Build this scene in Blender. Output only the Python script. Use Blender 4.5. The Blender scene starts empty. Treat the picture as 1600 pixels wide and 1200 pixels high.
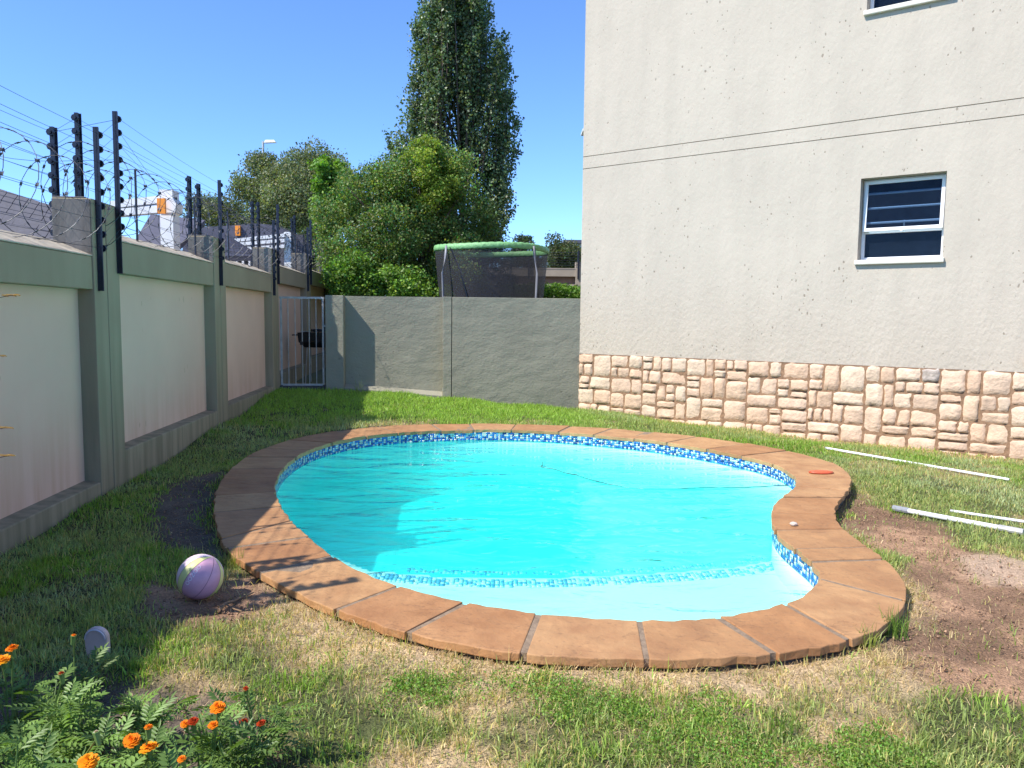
import bpy, bmesh, math, random
import numpy as np
from mathutils import Vector, Matrix

random.seed(7)
rng = np.random.default_rng(11)
S = bpy.context.scene
C = S.collection

# ---------------------------------------------------------------- camera
EYE = Vector((0.0, 0.0, 1.5))
PITCH = math.atan(104 / 1200.0)
ROLL = 0.0105
cp, sp = math.cos(PITCH), math.sin(PITCH)
FWD = Vector((0, cp, -sp))
U0 = Vector((0, sp, cp))
R0 = Vector((1, 0, 0))
IR = R0 * math.cos(ROLL) + U0 * math.sin(ROLL)
IU = -R0 * math.sin(ROLL) + U0 * math.cos(ROLL)
cam_d = bpy.data.cameras.new('camera')
cam = bpy.data.objects.new('camera', cam_d)
C.objects.link(cam)
M = Matrix((IR, IU, -FWD)).transposed().to_4x4()
M.translation = EYE
cam.matrix_world = M
cam_d.sensor_width = 36
cam_d.lens = 27.0
cam_d.clip_start = 0.05
cam_d.clip_end = 3000
S.camera = cam

# ---------------------------------------------------------------- wall frame, sun, sky
WN = Vector((1, 0.092, 0)).normalized()      # normal of the left wall (into the garden)
WU = Vector((-0.092, 1, 0)).normalized()     # along the left wall, away
SUN = (WN * 1.0 + WU * 0.42 + Vector((0, 0, -1.27))).normalized()
sun_d = bpy.data.lights.new('sun', 'SUN')
sun_d.energy = 3.5
sun_d.angle = math.radians(0.53)
sun_d.color = (1.0, 0.955, 0.88)
sun = bpy.data.objects.new('sun', sun_d)
C.objects.link(sun)
sun.rotation_euler = SUN.to_track_quat('-Z', 'Y').to_euler()
sun.location = (-6, -3, 12)

world = bpy.data.worlds.new('World')
S.world = world
world.use_nodes = True
nt = world.node_tree
nt.nodes.clear()
wo = nt.nodes.new('ShaderNodeOutputWorld')
bg = nt.nodes.new('ShaderNodeBackground')
sk = nt.nodes.new('ShaderNodeTexSky')
sk.sky_type = 'NISHITA'
sk.sun_disc = False
sk.sun_elevation = math.asin(-SUN.z)
sk.sun_rotation = math.atan2(-SUN.x, -SUN.y)
sk.altitude = 2000
sk.air_density = 0.9
sk.dust_density = 0.0
sk.ozone_density = 10.0
bg.inputs[1].default_value = 0.15
nt.links.new(sk.outputs[0], bg.inputs[0])
nt.links.new(bg.outputs[0], wo.inputs[0])

S.view_settings.view_transform = 'Standard'
S.view_settings.look = 'None'
S.view_settings.exposure = 1.08
S.view_settings.gamma = 1
S.view_settings.use_curve_mapping = False
S.render.engine = 'CYCLES'
S.cycles.max_bounces = 8
S.cycles.transparent_max_bounces = 16
S.cycles.volume_bounces = 3
S.cycles.use_denoising = True

# ---------------------------------------------------------------- helpers
def ray(px, py):
    return (FWD + IR * ((px - 800) / 1200.0) + IU * ((600 - py) / 1200.0))

def on_z(px, py, z):
    d = ray(px, py)
    return EYE + d * ((z - EYE.z) / d.z)

def on_y(px, py, y):
    d = ray(px, py)
    return EYE + d * (y / d.y)

def on_plane(px, py, p, n):
    d = ray(px, py)
    return EYE + d * ((p - EYE).dot(n) / d.dot(n))

def newmesh(name, verts, faces, mat=None, parent=None, smooth=False, mats=None, fm=None):
    me = bpy.data.meshes.new(name)
    me.from_pydata([tuple(v) for v in verts], [], faces)
    if mats:
        for m in mats: me.materials.append(m)
        if fm is not None: me.polygons.foreach_set('material_index', fm)
    elif mat: me.materials.append(mat)
    if smooth: me.polygons.foreach_set('use_smooth', [True] * len(me.polygons))
    me.update()
    o = bpy.data.objects.new(name, me)
    C.objects.link(o)
    if parent: o.parent = parent
    return o

def npmesh(name, V, F, mat, parent=None, col=None, smooth=False):
    """V (n,3), F (m,k) faces of equal size, col (n,3) per vertex"""
    V = np.asarray(V, dtype=np.float32); F = np.asarray(F, dtype=np.int32)
    me = bpy.data.meshes.new(name)
    me.vertices.add(len(V)); me.vertices.foreach_set('co', V.ravel())
    k = F.shape[1]
    me.loops.add(F.size); me.loops.foreach_set('vertex_index', F.ravel())
    me.polygons.add(len(F))
    me.polygons.foreach_set('loop_start', np.arange(0, F.size, k, dtype=np.int32))
    me.update(calc_edges=True)
    if smooth: me.polygons.foreach_set('use_smooth', np.ones(len(F), dtype=bool))
    if col is not None:
        a = me.color_attributes.new('col', 'FLOAT_COLOR', 'POINT')
        cc = np.ones((len(V), 4), dtype=np.float32); cc[:, :3] = col
        a.data.foreach_set('color', cc.ravel())
    me.materials.append(mat)
    o = bpy.data.objects.new(name, me)
    C.objects.link(o)
    if parent: o.parent = parent
    return o

def thing(name, label, cat, loc=(0, 0, 0), group=None, kind=None):
    o = bpy.data.objects.new(name, None)
    o.empty_display_size = 0.2
    C.objects.link(o)
    o.location = loc
    o['label'] = label; o['category'] = cat
    if group: o['group'] = group
    return o

def tag(o, label=None, cat=None, group=None, kind=None):
    if label: o['label'] = label
    if cat: o['category'] = cat
    if group: o['group'] = group
    if kind: o['kind'] = kind
    return o

class MB:
    """collects simple solids into one mesh"""
    def __init__(s): s.v = []; s.f = []; s.m = []; s.cur = 0
    def poly(s, vs, fs):
        b = len(s.v); s.v += [tuple(v) for v in vs]
        for f in fs: s.f.append(tuple(b + i for i in f)); s.m.append(s.cur)
    def hexa(s, p):   # 8 points: bottom 4 ccw, top 4
        s.poly(p, [(3, 2, 1, 0), (4, 5, 6, 7), (0, 1, 5, 4), (1, 2, 6, 5), (2, 3, 7, 6), (3, 0, 4, 7)])
    def box(s, c, sx, sy, sz, ax=None, ay=None, az=None):
        ax = ax or Vector((1, 0, 0)); ay = ay or Vector((0, 1, 0)); az = az or Vector((0, 0, 1))
        c = Vector(c)
        P = []
        for k in (-.5, .5):
            for i, j in ((-.5, -.5), (.5, -.5), (.5, .5), (-.5, .5)):
                P.append(c + ax * sx * i + ay * sy * j + az * sz * k)
        s.hexa(P)
    def tube(s, pts, r, n=6, closed=False, r2=None):
        pts = [Vector(p) for p in pts]; N = len(pts)
        rings = []
        up = Vector((0, 0, 1))
        for i, p in enumerate(pts):
            a = pts[(i - 1) % N] if (closed or i > 0) else p
            b = pts[(i + 1) % N] if (closed or i < N - 1) else p
            t = (b - a).normalized()
            u = t.cross(up)
            if u.length < .05: u = t.cross(Vector((0, 1, 0)))
            u.normalize(); w = u.cross(t).normalized()
            rr = r if r2 is None else r + (r2 - r) * i / max(1, N - 1)
            rings.append([p + (u * math.cos(2 * math.pi * k / n) + w * math.sin(2 * math.pi * k / n)) * rr for k in range(n)])
        b = len(s.v)
        for R in rings: s.v += [tuple(v) for v in R]
        M_ = N if closed else N - 1
        for i in range(M_):
            for k in range(n):
                k2 = (k + 1) % n; i2 = (i + 1) % N
                s.f.append((b + i * n + k, b + i * n + k2, b + i2 * n + k2, b + i2 * n + k)); s.m.append(s.cur)
        if not closed:
            s.f.append(tuple(b + k for k in reversed(range(n)))); s.m.append(s.cur)
            s.f.append(tuple(b + (N - 1) * n + k for k in range(n))); s.m.append(s.cur)
    def build(s, name, mat, parent=None, smooth=False, bevel=0):
        mats = mat if isinstance(mat, list) else [mat]
        o = newmesh(name, s.v, s.f, parent=parent, smooth=smooth, mats=mats, fm=s.m)
        if bevel:
            md = o.modifiers.new('bevel', 'BEVEL'); md.width = bevel; md.segments = 2; md.limit_method = 'ANGLE'
        return o

def W(s, d, z):       # point in the frame of the left wall; s is the world Y on the front plane d=0
    return Vector((-2.79 - 0.092 * s, s, z)) + WN * d

# -- numpy noise
_perm = rng.random((256, 256))
def vnoise(x, y, f=1.0, seed=0):
    x = np.asarray(x, float) * f + seed * 17.3; y = np.asarray(y, float) * f + seed * 9.7
    xi = np.floor(x).astype(int); yi = np.floor(y).astype(int)
    xf = x - xi; yf = y - yi
    xf = xf * xf * (3 - 2 * xf); yf = yf * yf * (3 - 2 * yf)
    g = lambda a, b: _perm[a % 256, b % 256]
    return (g(xi, yi) * (1 - xf) + g(xi + 1, yi) * xf) * (1 - yf) + (g(xi, yi + 1) * (1 - xf) + g(xi + 1, yi + 1) * xf) * yf
def fbm(x, y, f=1.0, seed=0, oct=4):
    t = 0; a = 1; n = 0
    for o in range(oct):
        t = t + a * vnoise(x, y, f * 2 ** o, seed + o * 3); n += a; a *= .55
    return t / n
def sstep(a, b, x):
    t = np.clip((np.asarray(x, float) - a) / (b - a), 0, 1); return t * t * (3 - 2 * t)
def inpoly(x, y, P):
    x = np.asarray(x); y = np.asarray(y); r = np.zeros(x.shape, bool)
    n = len(P); j = n - 1
    for i in range(n):
        xi, yi = P[i]; xj, yj = P[j]
        c = ((yi > y) != (yj > y)) & (x < (xj - xi) * (y - yi) / (yj - yi + 1e-12) + xi)
        r ^= c; j = i
    return r
def sdist(x, y, P):
    """distance to closed polyline, negative inside"""
    x = np.asarray(x, float); y = np.asarray(y, float)
    d = np.full(x.shape, 1e9)
    n = len(P)
    for i in range(n):
        ax, ay = P[i]; bx, by = P[(i + 1) % n]
        ex, ey = bx - ax, by - ay
        t = np.clip(((x - ax) * ex + (y - ay) * ey) / (ex * ex + ey * ey + 1e-12), 0, 1)
        d = np.minimum(d, np.hypot(x - ax - t * ex, y - ay - t * ey))
    return np.where(inpoly(x, y, P), -d, d)

# ---------------------------------------------------------------- materials
def nodes(m):
    m.use_nodes = True
    return m.node_tree, m.node_tree.nodes['Principled BSDF']

def mat(name, col, rough=.6, metal=0, spec=.5, var=0.0, scale=5, col2=None, bump=0, bscale=40, bdist=.01, coord='Object', detail=5, stretch=None, vcol=False, coat=0):
    m = bpy.data.materials.new(name)
    t, b = nodes(m)
    L = t.links
    b.inputs['Roughness'].default_value = rough
    b.inputs['Metallic'].default_value = metal
    b.inputs['Specular IOR Level'].default_value = spec
    b.inputs['Coat Weight'].default_value = coat
    c3 = tuple(col) + (1,)
    b.inputs['Base Color'].default_value = c3
    tc = t.nodes.new('ShaderNodeTexCoord')
    src = tc.outputs[coord]
    if stretch:
        mp = t.nodes.new('ShaderNodeMapping'); mp.inputs['Scale'].default_value = stretch
        L.new(src, mp.inputs[0]); src = mp.outputs[0]
    m['src'] = ''
    colsock = None
    if vcol:
        at = t.nodes.new('ShaderNodeAttribute'); at.attribute_name = 'col'
        colsock = at.outputs['Color']
    if var or col2:
        n = t.nodes.new('ShaderNodeTexNoise'); n.inputs['Scale'].default_value = scale; n.inputs['Detail'].default_value = detail
        n.inputs['Roughness'].default_value = .6
        L.new(src, n.inputs[0])
        r = t.nodes.new('ShaderNodeValToRGB')
        r.color_ramp.elements[0].position = .33; r.color_ramp.elements[1].position = .67
        a = col2 if col2 else tuple(x * (1 - var) for x in col)
        bb = col if col2 else tuple(min(1, x * (1 + var)) for x in col)
        if vcol:
            a = (1 - var,) * 3; bb = (1 + var,) * 3
        r.color_ramp.elements[0].color = tuple(a) + (1,); r.color_ramp.elements[1].color = tuple(bb) + (1,)
        L.new(n.outputs[0], r.inputs[0])
        if vcol:
            mx = t.nodes.new('ShaderNodeMix'); mx.data_type = 'RGBA'; mx.blend_type = 'MULTIPLY'; mx.inputs[0].default_value = 1
            L.new(colsock, mx.inputs[6]); L.new(r.outputs[0], mx.inputs[7]); colsock = mx.outputs[2]
        else: colsock = r.outputs[0]
    if colsock: L.new(colsock, b.inputs['Base Color'])
    if bump:
        n2 = t.nodes.new('ShaderNodeTexNoise'); n2.inputs['Scale'].default_value = bscale; n2.inputs['Detail'].default_value = 6
        L.new(src, n2.inputs[0])
        bp = t.nodes.new('ShaderNodeBump'); bp.inputs['Strength'].default_value = bump; bp.inputs['Distance'].default_value = bdist
        L.new(n2.outputs[0], bp.inputs['Height']); L.new(bp.outputs[0], b.inputs['Normal'])
    return m

def plaster(name, col, var=.06, pit=.9, pitscale=9, base=.25, stain=None, pitdark=.45, thr=.16, wave=0, keep=(.22, .55), zs=.45, low=None):
    """rough cast plaster: shallow trowel relief and scattered elongated pits"""
    m = bpy.data.materials.new(name)
    t, b = nodes(m); L = t.links; N = t.nodes.new
    b.inputs['Roughness'].default_value = .85; b.inputs['Specular IOR Level'].default_value = .2
    tc = N('ShaderNodeTexCoord')
    mp = N('ShaderNodeMapping'); mp.inputs['Scale'].default_value = (1, 1, zs)
    L.new(tc.outputs['Object'], mp.inputs[0])
    nz = N('ShaderNodeTexNoise'); nz.inputs['Scale'].default_value = 5; nz.inputs['Detail'].default_value = 3
    L.new(mp.outputs[0], nz.inputs[0])
    wv = N('ShaderNodeVectorMath'); wv.operation = 'MULTIPLY_ADD'
    wv.inputs[1].default_value = (.09, .09, .09)
    L.new(nz.outputs[1], wv.inputs[0]); L.new(mp.outputs[0], wv.inputs[2])
    vo = N('ShaderNodeTexVoronoi'); vo.inputs['Scale'].default_value = pitscale
    L.new(wv.outputs[0], vo.inputs[0])
    # only some cells keep a pit
    sepc = N('ShaderNodeSeparateColor'); L.new(vo.outputs['Color'], sepc.inputs[0])
    big = N('ShaderNodeTexNoise'); big.inputs['Scale'].default_value = 1.1; big.inputs['Detail'].default_value = 2
    L.new(tc.outputs['Object'], big.inputs[0])
    kp = N('ShaderNodeMath'); kp.operation = 'MULTIPLY'
    L.new(sepc.outputs[0], kp.inputs[0]); L.new(big.outputs[0], kp.inputs[1])
    sz = N('ShaderNodeMapRange'); sz.inputs[1].default_value = keep[0]; sz.inputs[2].default_value = keep[1]
    sz.inputs[3].default_value = 0.0; sz.inputs[4].default_value = thr
    L.new(kp.outputs[0], sz.inputs[0])
    sub = N('ShaderNodeMath'); sub.operation = 'SUBTRACT'
    L.new(sz.outputs[0], sub.inputs[0]); L.new(vo.outputs['Distance'], sub.inputs[1])
    pitm = N('ShaderNodeMapRange'); pitm.inputs[1].default_value = 0; pitm.inputs[2].default_value = .04
    L.new(sub.outputs[0], pitm.inputs[0])
    fine = N('ShaderNodeTexNoise'); fine.inputs['Scale'].default_value = 22; fine.inputs['Detail'].default_value = 7
    fine.inputs['Roughness'].default_value = .6
    L.new(mp.outputs[0], fine.inputs[0])
    lump = N('ShaderNodeTexNoise'); lump.inputs['Scale'].default_value = 3.2; lump.inputs['Detail'].default_value = 4
    L.new(mp.outputs[0], lump.inputs[0])
    h1 = N('ShaderNodeMath'); h1.operation = 'MULTIPLY_ADD'; h1.inputs[1].default_value = -pit
    L.new(pitm.outputs[0], h1.inputs[0]); L.new(fine.outputs[0], h1.inputs[2])
    h2 = N('ShaderNodeMath'); h2.operation = 'MULTIPLY_ADD'; h2.inputs[1].default_value = 2.2 + wave
    if low:      # coarser throw of plaster low on the wall
        sz0 = N('ShaderNodeSeparateXYZ'); L.new(tc.outputs['Object'], sz0.inputs[0])
        mr0 = N('ShaderNodeMapRange'); mr0.inputs[1].default_value = low[1]; mr0.inputs[2].default_value = low[0]
        mr0.inputs[3].default_value = 1; mr0.inputs[4].default_value = low[2]
        L.new(sz0.outputs[2], mr0.inputs[0])
        fm_ = N('ShaderNodeMath'); fm_.operation = 'MULTIPLY'; L.new(fine.outputs[0], fm_.inputs[0]); L.new(mr0.outputs[0], fm_.inputs[1])
        L.new(fm_.outputs[0], h1.inputs[2])
    L.new(lump.outputs[0], h2.inputs[0]); L.new(h1.outputs[0], h2.inputs[2])
    bp = N('ShaderNodeBump'); bp.inputs['Strength'].default_value = base; bp.inputs['Distance'].default_value = .02
    L.new(h2.outputs[0], bp.inputs['Height']); L.new(bp.outputs[0], b.inputs['Normal'])
    r = N('ShaderNodeValToRGB'); r.color_ramp.elements[0].position = .3; r.color_ramp.elements[1].position = .7
    r.color_ramp.elements[0].color = tuple(x * (1 - var) for x in col) + (1,)
    r.color_ramp.elements[1].color = tuple(min(1, x * (1 + var)) for x in col) + (1,)
    big2 = N('ShaderNodeTexNoise'); big2.inputs['Scale'].default_value = .9; big2.inputs['Detail'].default_value = 6
    L.new(tc.outputs['Object'], big2.inputs[0]); L.new(big2.outputs[0], r.inputs[0])
    cs = r.outputs[0]
    if low:
        mp3 = N('ShaderNodeMapping'); mp3.inputs['Scale'].default_value = (3.5, 3.5, .35)
        L.new(tc.outputs['Object'], mp3.inputs[0])
        s3 = N('ShaderNodeTexNoise'); s3.inputs['Scale'].default_value = 1; s3.inputs['Detail'].default_value = 5; L.new(mp3.outputs[0], s3.inputs[0])
        r3 = N('ShaderNodeMapRange'); r3.inputs[1].default_value = .35; r3.inputs[2].default_value = .62; r3.inputs[3].default_value = .965; r3.inputs[4].default_value = 1.02
        L.new(s3.outputs[0], r3.inputs[0])
        m3 = N('ShaderNodeMix'); m3.data_type = 'RGBA'; m3.blend_type = 'MULTIPLY'; m3.inputs[0].default_value = 1
        L.new(cs, m3.inputs[6]); L.new(r3.outputs[0], m3.inputs[7]); cs = m3.outputs[2]
    if stain:   # vertical runs and damp low down: stain = (colour, low z, high z)
        mp2 = N('ShaderNodeMapping'); mp2.inputs['Scale'].default_value = (9, 9, .7)
        L.new(tc.outputs['Object'], mp2.inputs[0])
        sn = N('ShaderNodeTexNoise'); sn.inputs['Scale'].default_value = 1; sn.inputs['Detail'].default_value = 4
        L.new(mp2.outputs[0], sn.inputs[0])
        sx = N('ShaderNodeSeparateXYZ'); L.new(tc.outputs['Object'], sx.inputs[0])
        mr = N('ShaderNodeMapRange'); mr.inputs[1].default_value = stain[2]; mr.inputs[2].default_value = stain[1]
        L.new(sx.outputs[2], mr.inputs[0])
        mu = N('ShaderNodeMath'); mu.operation = 'MULTIPLY'
        sr = N('ShaderNodeMapRange'); sr.inputs[1].default_value = .38; sr.inputs[2].default_value = .62
        L.new(sn.outputs[0], sr.inputs[0]); L.new(sr.outputs[0], mu.inputs[0]); L.new(mr.outputs[0], mu.inputs[1])
        mx = N('ShaderNodeMix'); mx.data_type = 'RGBA'
        L.new(mu.outputs[0], mx.inputs[0]); L.new(cs, mx.inputs[6]); mx.inputs[7].default_value = tuple(stain[0]) + (1,)
        cs = mx.outputs[2]
    mx = N('ShaderNodeMix'); mx.data_type = 'RGBA'; mx.blend_type = 'MULTIPLY'
    mm = N('ShaderNodeMath'); mm.operation = 'MULTIPLY'; mm.inputs[1].default_value = pitdark
    L.new(pitm.outputs[0], mm.inputs[0]); L.new(mm.outputs[0], mx.inputs[0])
    L.new(cs, mx.inputs[6]); mx.inputs[7].default_value = (.35, .32, .28, 1)
    L.new(mx.outputs[2], b.inputs['Base Color'])
    return m

def leafmat(name, gloss=.35, trans=.35, rough=.35):
    m = bpy.data.materials.new(name); m.use_nodes = True
    t = m.node_tree; t.nodes.clear(); L = t.links; N = t.nodes.new
    o = N('ShaderNodeOutputMaterial'); a = N('ShaderNodeAttribute'); a.attribute_name = 'col'
    p = N('ShaderNodeBsdfPrincipled'); p.inputs['Roughness'].default_value = rough
    p.inputs['Specular IOR Level'].default_value = gloss
    tr = N('ShaderNodeBsdfTranslucent')
    br = N('ShaderNodeMix'); br.data_type = 'RGBA'; br.blend_type = 'MULTIPLY'; br.inputs[0].default_value = 1
    br.inputs[7].default_value = (1.25, 1.35, .5, 1)
    L.new(a.outputs[0], br.inputs[6]); L.new(br.outputs[2], tr.inputs[0])
    L.new(a.outputs[0], p.inputs['Base Color'])
    mx = N('ShaderNodeMixShader'); mx.inputs[0].default_value = trans
    L.new(p.outputs[0], mx.inputs[1]); L.new(tr.outputs[0], mx.inputs[2]); L.new(mx.outputs[0], o.inputs[0])
    return m

M_house = plaster('house plaster', (.475, .415, .335), var=.03, pit=1.9, base=.36, pitscale=19, thr=.27, pitdark=.6, keep=(.20, .60), zs=.62, low=(1.0, 2.4, 2.6))
M_green = plaster('green grey paint', (.33, .275, .185), var=.12, pit=.2, base=.12, stain=((.22, .19, .12), 0.0, 2.2), pitdark=.2)
M_panel = plaster('beige wall panel', (.70, .48, .365), var=.07, pit=.5, base=.15, stain=((.62, .40, .28), 0.1, 0.9), pitdark=.25)
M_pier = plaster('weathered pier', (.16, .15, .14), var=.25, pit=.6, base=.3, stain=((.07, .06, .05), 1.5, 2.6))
M_grey = plaster('dark grey plaster', (.28, .265, .20), var=.10, zs=1.5, pit=2.0, base=.33, pitscale=6.5, thr=.2, pitdark=.3, wave=1.5)
M_cap = mat('wall cap', (.42, .36, .27), .9, var=.3, scale=6, bump=.4, bscale=60)
M_pole = mat('fence pole', (.012, .014, .03), .35, var=.3, scale=20)
M_wire = mat('fence wire', (.10, .10, .12), .35, metal=.8, var=.2)
M_razor = mat('razor wire', (.06, .06, .07), .5, metal=.4, var=.4, scale=30)
M_white = mat('white paint', (.80, .80, .80), .4, var=.04, scale=8, bump=.05, bscale=50)
M_sill = mat('sill paint', (.62, .58, .49), .7, var=.05, scale=10, bump=.2, bscale=60)
M_glass = mat('window glass', (.008, .011, .018), .04, spec=.6, var=.2, scale=3)
M_dark = mat('dark interior', (.012, .014, .017), .8, var=.3, scale=4)
M_bar = mat('burglar bar', (.8, .84, .88), .4, var=.05)
M_soilunder = mat('mortar', (.11, .085, .065), .95, var=.3, scale=25, bump=.5, bscale=120)
M_stonejoint = mat('stone mortar', (.26, .155, .09), .95, var=.3, scale=20, bump=.5, bscale=80)
M_concrete = mat('concrete', (.085, .08, .07), .95, var=.35, scale=12, bump=.6, bscale=60)
M_roof = mat('roof tiles', (.035, .035, .055), .7, var=.2, scale=14, bump=.3, bscale=30)
M_roofw = mat('lilac grey wall', (.085, .085, .12), .8, var=.12, scale=3)
M_orange = mat('orange paint', (.85, .28, .02), .5, var=.1)
M_galv = mat('galvanised steel', (.48, .47, .45), .45, metal=.35, var=.25, scale=9)
M_black = mat('black enamel', (.012, .012, .013), .35, var=.3)
M_water = None

# ---------------------------------------------------------------- pool outline
IN_PX = [(430,770),(434,745),(448,725),(475,707),(510,694),(560,683),(620,676),(700,672),(780,671),(860,674),(940,680),(1010,687),(1080,697),(1150,710),(1200,722),(1232,736),(1245,750),(1241,763),(1222,777),(1208,790),(1204,804),(1208,822),(1222,840),(1250,862),(1272,880),(1282,897),(1279,912),(1262,928),(1225,945),(1170,958),(1100,966),(1020,969),(940,966),(860,960),(780,950),(700,937),(640,922),(570,895),(520,868),(470,828),(445,800)]
OUT_PX = [(334,790),(342,755),(365,728),(400,705),(450,688),(510,675),(580,667),(650,663),(740,662),(840,664),(940,668),(1010,674),(1100,683),(1180,695),(1250,708),(1300,722),(1325,740),(1330,757),(1318,775),(1306,790),(1304,805),(1312,822),(1345,848),(1385,875),(1408,900),(1418,930),(1412,955),(1385,979),(1335,1000),(1270,1014),(1180,1024),(1080,1029),(990,1030),(900,1027),(820,1021),(730,1010),(640,990),(560,965),(480,934),(430,908),(385,882),(355,860),(340,830)]
CZ = 0.05
def catmull(P, n):
    out = []
    N = len(P)
    for i in range(N):
        p0, p1, p2, p3 = P[i - 1], P[i], P[(i + 1) % N], P[(i + 2) % N]
        for k in range(n):
            t = k / n
            out.append(.5 * ((2 * p1) + (p2 - p0) * t + (2 * p0 - 5 * p1 + 4 * p2 - p3) * t * t + (3 * p1 - p0 - 3 * p2 + p3) * t ** 3))
    return np.array(out)
def resample(P, n):
    Q = np.vstack([P, P[:1]]); d = np.hypot(*np.diff(Q, axis=0).T); s = np.concatenate([[0], np.cumsum(d)])
    u = np.linspace(0, s[-1], n, endpoint=False)
    return np.stack([np.interp(u, s, Q[:, 0]), np.interp(u, s, Q[:, 1])], 1), s[-1]
def smooth(P, it):
    for _ in range(it): P = .5 * P + .25 * (np.roll(P, 1, 0) + np.roll(P, -1, 0))
    return P
def outline(px):
    P = np.array([on_z(x, y, CZ)[:2] for x, y in px])
    P = catmull(P, 8); P, L = resample(P, 400)
    P = smooth(P, 14)
    return resample(P, 400)
INP, IL = outline(IN_PX)
OUTP, OL = outline(OUT_PX)
IN40 = INP[::4]; OUT40 = OUTP[::4]

# ---------------------------------------------------------------- ground
GP = np.array([(-3.2,4.85,-.04),(-3.4,6.5,0),(-3.7,9.5,.10),(-3.98,12.8,.215),(-3.2,13.2,.21),(-2.2,13.3,.17),(-1.1,13.4,.075),(.2,13.5,-.05),(1.2,13.6,-.13),
 (3.05,12.2,-.19),(4.6,11.05,-.23),(6.4,9.7,-.24),(8,8.6,-.24),(-2.4,8,.0),(-1.6,10,.05),(0,11.0,.03),(1.5,11,-.03),(3.2,9.3,-.06),(3.6,7.6,-.06),(-2.1,5,-.01),
 (-.9,3.5,0),(.5,3.2,0),(1.6,3.5,-.02),(2.5,4.3,-.05),(3.2,5.8,-.05),(4.2,6.5,-.08),(5,5,-.07),(5.5,7.5,-.14),(0,1.5,0),(2.5,2,-.02),(-2,2,0),(-3,1,0),(0,-2,0),(4,-1,0),(-2.7,-2,0),(7,5,-.1),(7,1,-.05)])
def gz(x, y):
    x = np.asarray(x, float); y = np.asarray(y, float)
    num = 0; den = 0
    for a, b, c in GP:
        w = 1.0 / (((x - a) ** 2 + (y - b) ** 2) + .12) ** 1.7
        num = num + w * c; den = den + w
    return num / den + (fbm(x, y, 1.6, 5, 3) - .5) * .035
def g_at(px, py, z0=0.0):
    z = z0
    for _ in range(5):
        p = on_z(px, py, z); z = float(gz(p.x, p.y))
    p = on_z(px, py, z); return p

def pxpoly(L, z=-.03): return [tuple(on_z(x, y, z)[:2]) for x, y in L]
SOIL_R = pxpoly([(1310,768),(1375,785),(1450,822),(1530,868),(1620,905),(1700,960),(1720,1130),(1560,1110),(1470,1075),(1400,1030),(1330,1015),(1430,950),(1425,920),(1400,880),(1350,845),(1308,812)], -.06)
SOIL_L = pxpoly([(258,762),(300,748),(345,740),(330,800),(350,870),(300,868),(240,850),(225,800)], 0)
SOIL_B = pxpoly([(235,905),(330,930),(395,900),(445,935),(400,970),(310,985),(230,960)], 0)
SAND = pxpoly([(1490,868),(1560,870),(1640,885),(1640,925),(1550,915),(1500,890)], -.06)
BED_SHADE = pxpoly([(-300,1040),(100,1050),(260,1065),(360,1090),(430,1150),(450,1260),(-300,1300)], 0)  # marigold bed; its dark soil colour also stands for the foreground shade

def maps(x, y):
    """densities: green grass, straw, bare soil darkness, sand"""
    jit = (fbm(x, y, 3.0, 2) - .5) * .5
    dr = sdist(x, y, SOIL_R) + jit * .8; dl = sdist(x, y, SOIL_L) + jit * .6; db = sdist(x, y, SOIL_B) + jit * .5
    bare = np.maximum(np.maximum(sstep(.12, -.12, dr), sstep(.1, -.12, dl)), sstep(.08, -.06, db))
    sand = sstep(.08, -.08, sdist(x, y, SAND) + jit * .5)
    do = sdist(x, y, OUT40)
    near = sstep(4.9, 4.2, y)                       # the strip before the pool is dried out
    straw = sstep(.62, .12, do + jit * 1.0) * near
    straw = np.maximum(straw, sstep(.55, .67, fbm(x, y, 1.9, 8)) * (.45 + .4 * near))
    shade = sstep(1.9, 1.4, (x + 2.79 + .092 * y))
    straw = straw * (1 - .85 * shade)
    straw = np.maximum(straw, sstep(.3, .05, do + jit) * .45 * sstep(1.0, 3.0, x))
    # dried verge by the stone plinth and on the right
    dh = (x - 1.19) * .594 + (y - 13.6) * .804      # <0 in front of the house
    straw = np.maximum(straw, sstep(-.9, -.1, dh + jit) * sstep(1.5, 3.0, x) * .75)
    bed = sstep(.12, -.12, sdist(x, y, BED_SHADE) + jit * .5)
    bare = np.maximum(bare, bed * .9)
    green = np.clip(1 - straw * .85, 0, 1)
    return green, straw, bare, sand, do

xs = np.arange(-5.0, 9.0, .045); ys = np.arange(-3.0, 14.6, .045)
gx, gy = np.meshgrid(xs, ys)
fx, fy = gx.ravel(), gy.ravel()
Z = gz(fx, fy)
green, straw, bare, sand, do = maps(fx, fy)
ex = do.copy()
Z = Z + bare * (fbm(fx, fy, 7, 3, 4) - .55) * .05
lip = np.clip(do, -1, 1)
Z = np.where(do < 0, np.minimum(Z, -.02), Z)
soil = np.array([.36, .215, .13]); damp_shade = np.array([.115, .092, .075]); thatch = np.array([.50, .36, .21]); gr = np.array([.085, .095, .035]); sandc = np.array([.46, .33, .23])
n1 = fbm(fx, fy, 9, 1)[:, None]
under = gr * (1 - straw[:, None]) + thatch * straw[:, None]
under = under * (.55 + .8 * n1)
damp_shade_m = (sstep(.15, -.1, sdist(fx, fy, SOIL_L)) * .9 + sstep(.1, -.1, sdist(fx, fy, BED_SHADE)) + sstep(.25, -.1, do) * .3)[:, None]  # bed term puts foreground shade into the soil colour; others are damp
wet = sstep(.42, .6, fbm(fx, fy, 1.7, 4))[:, None]
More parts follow.
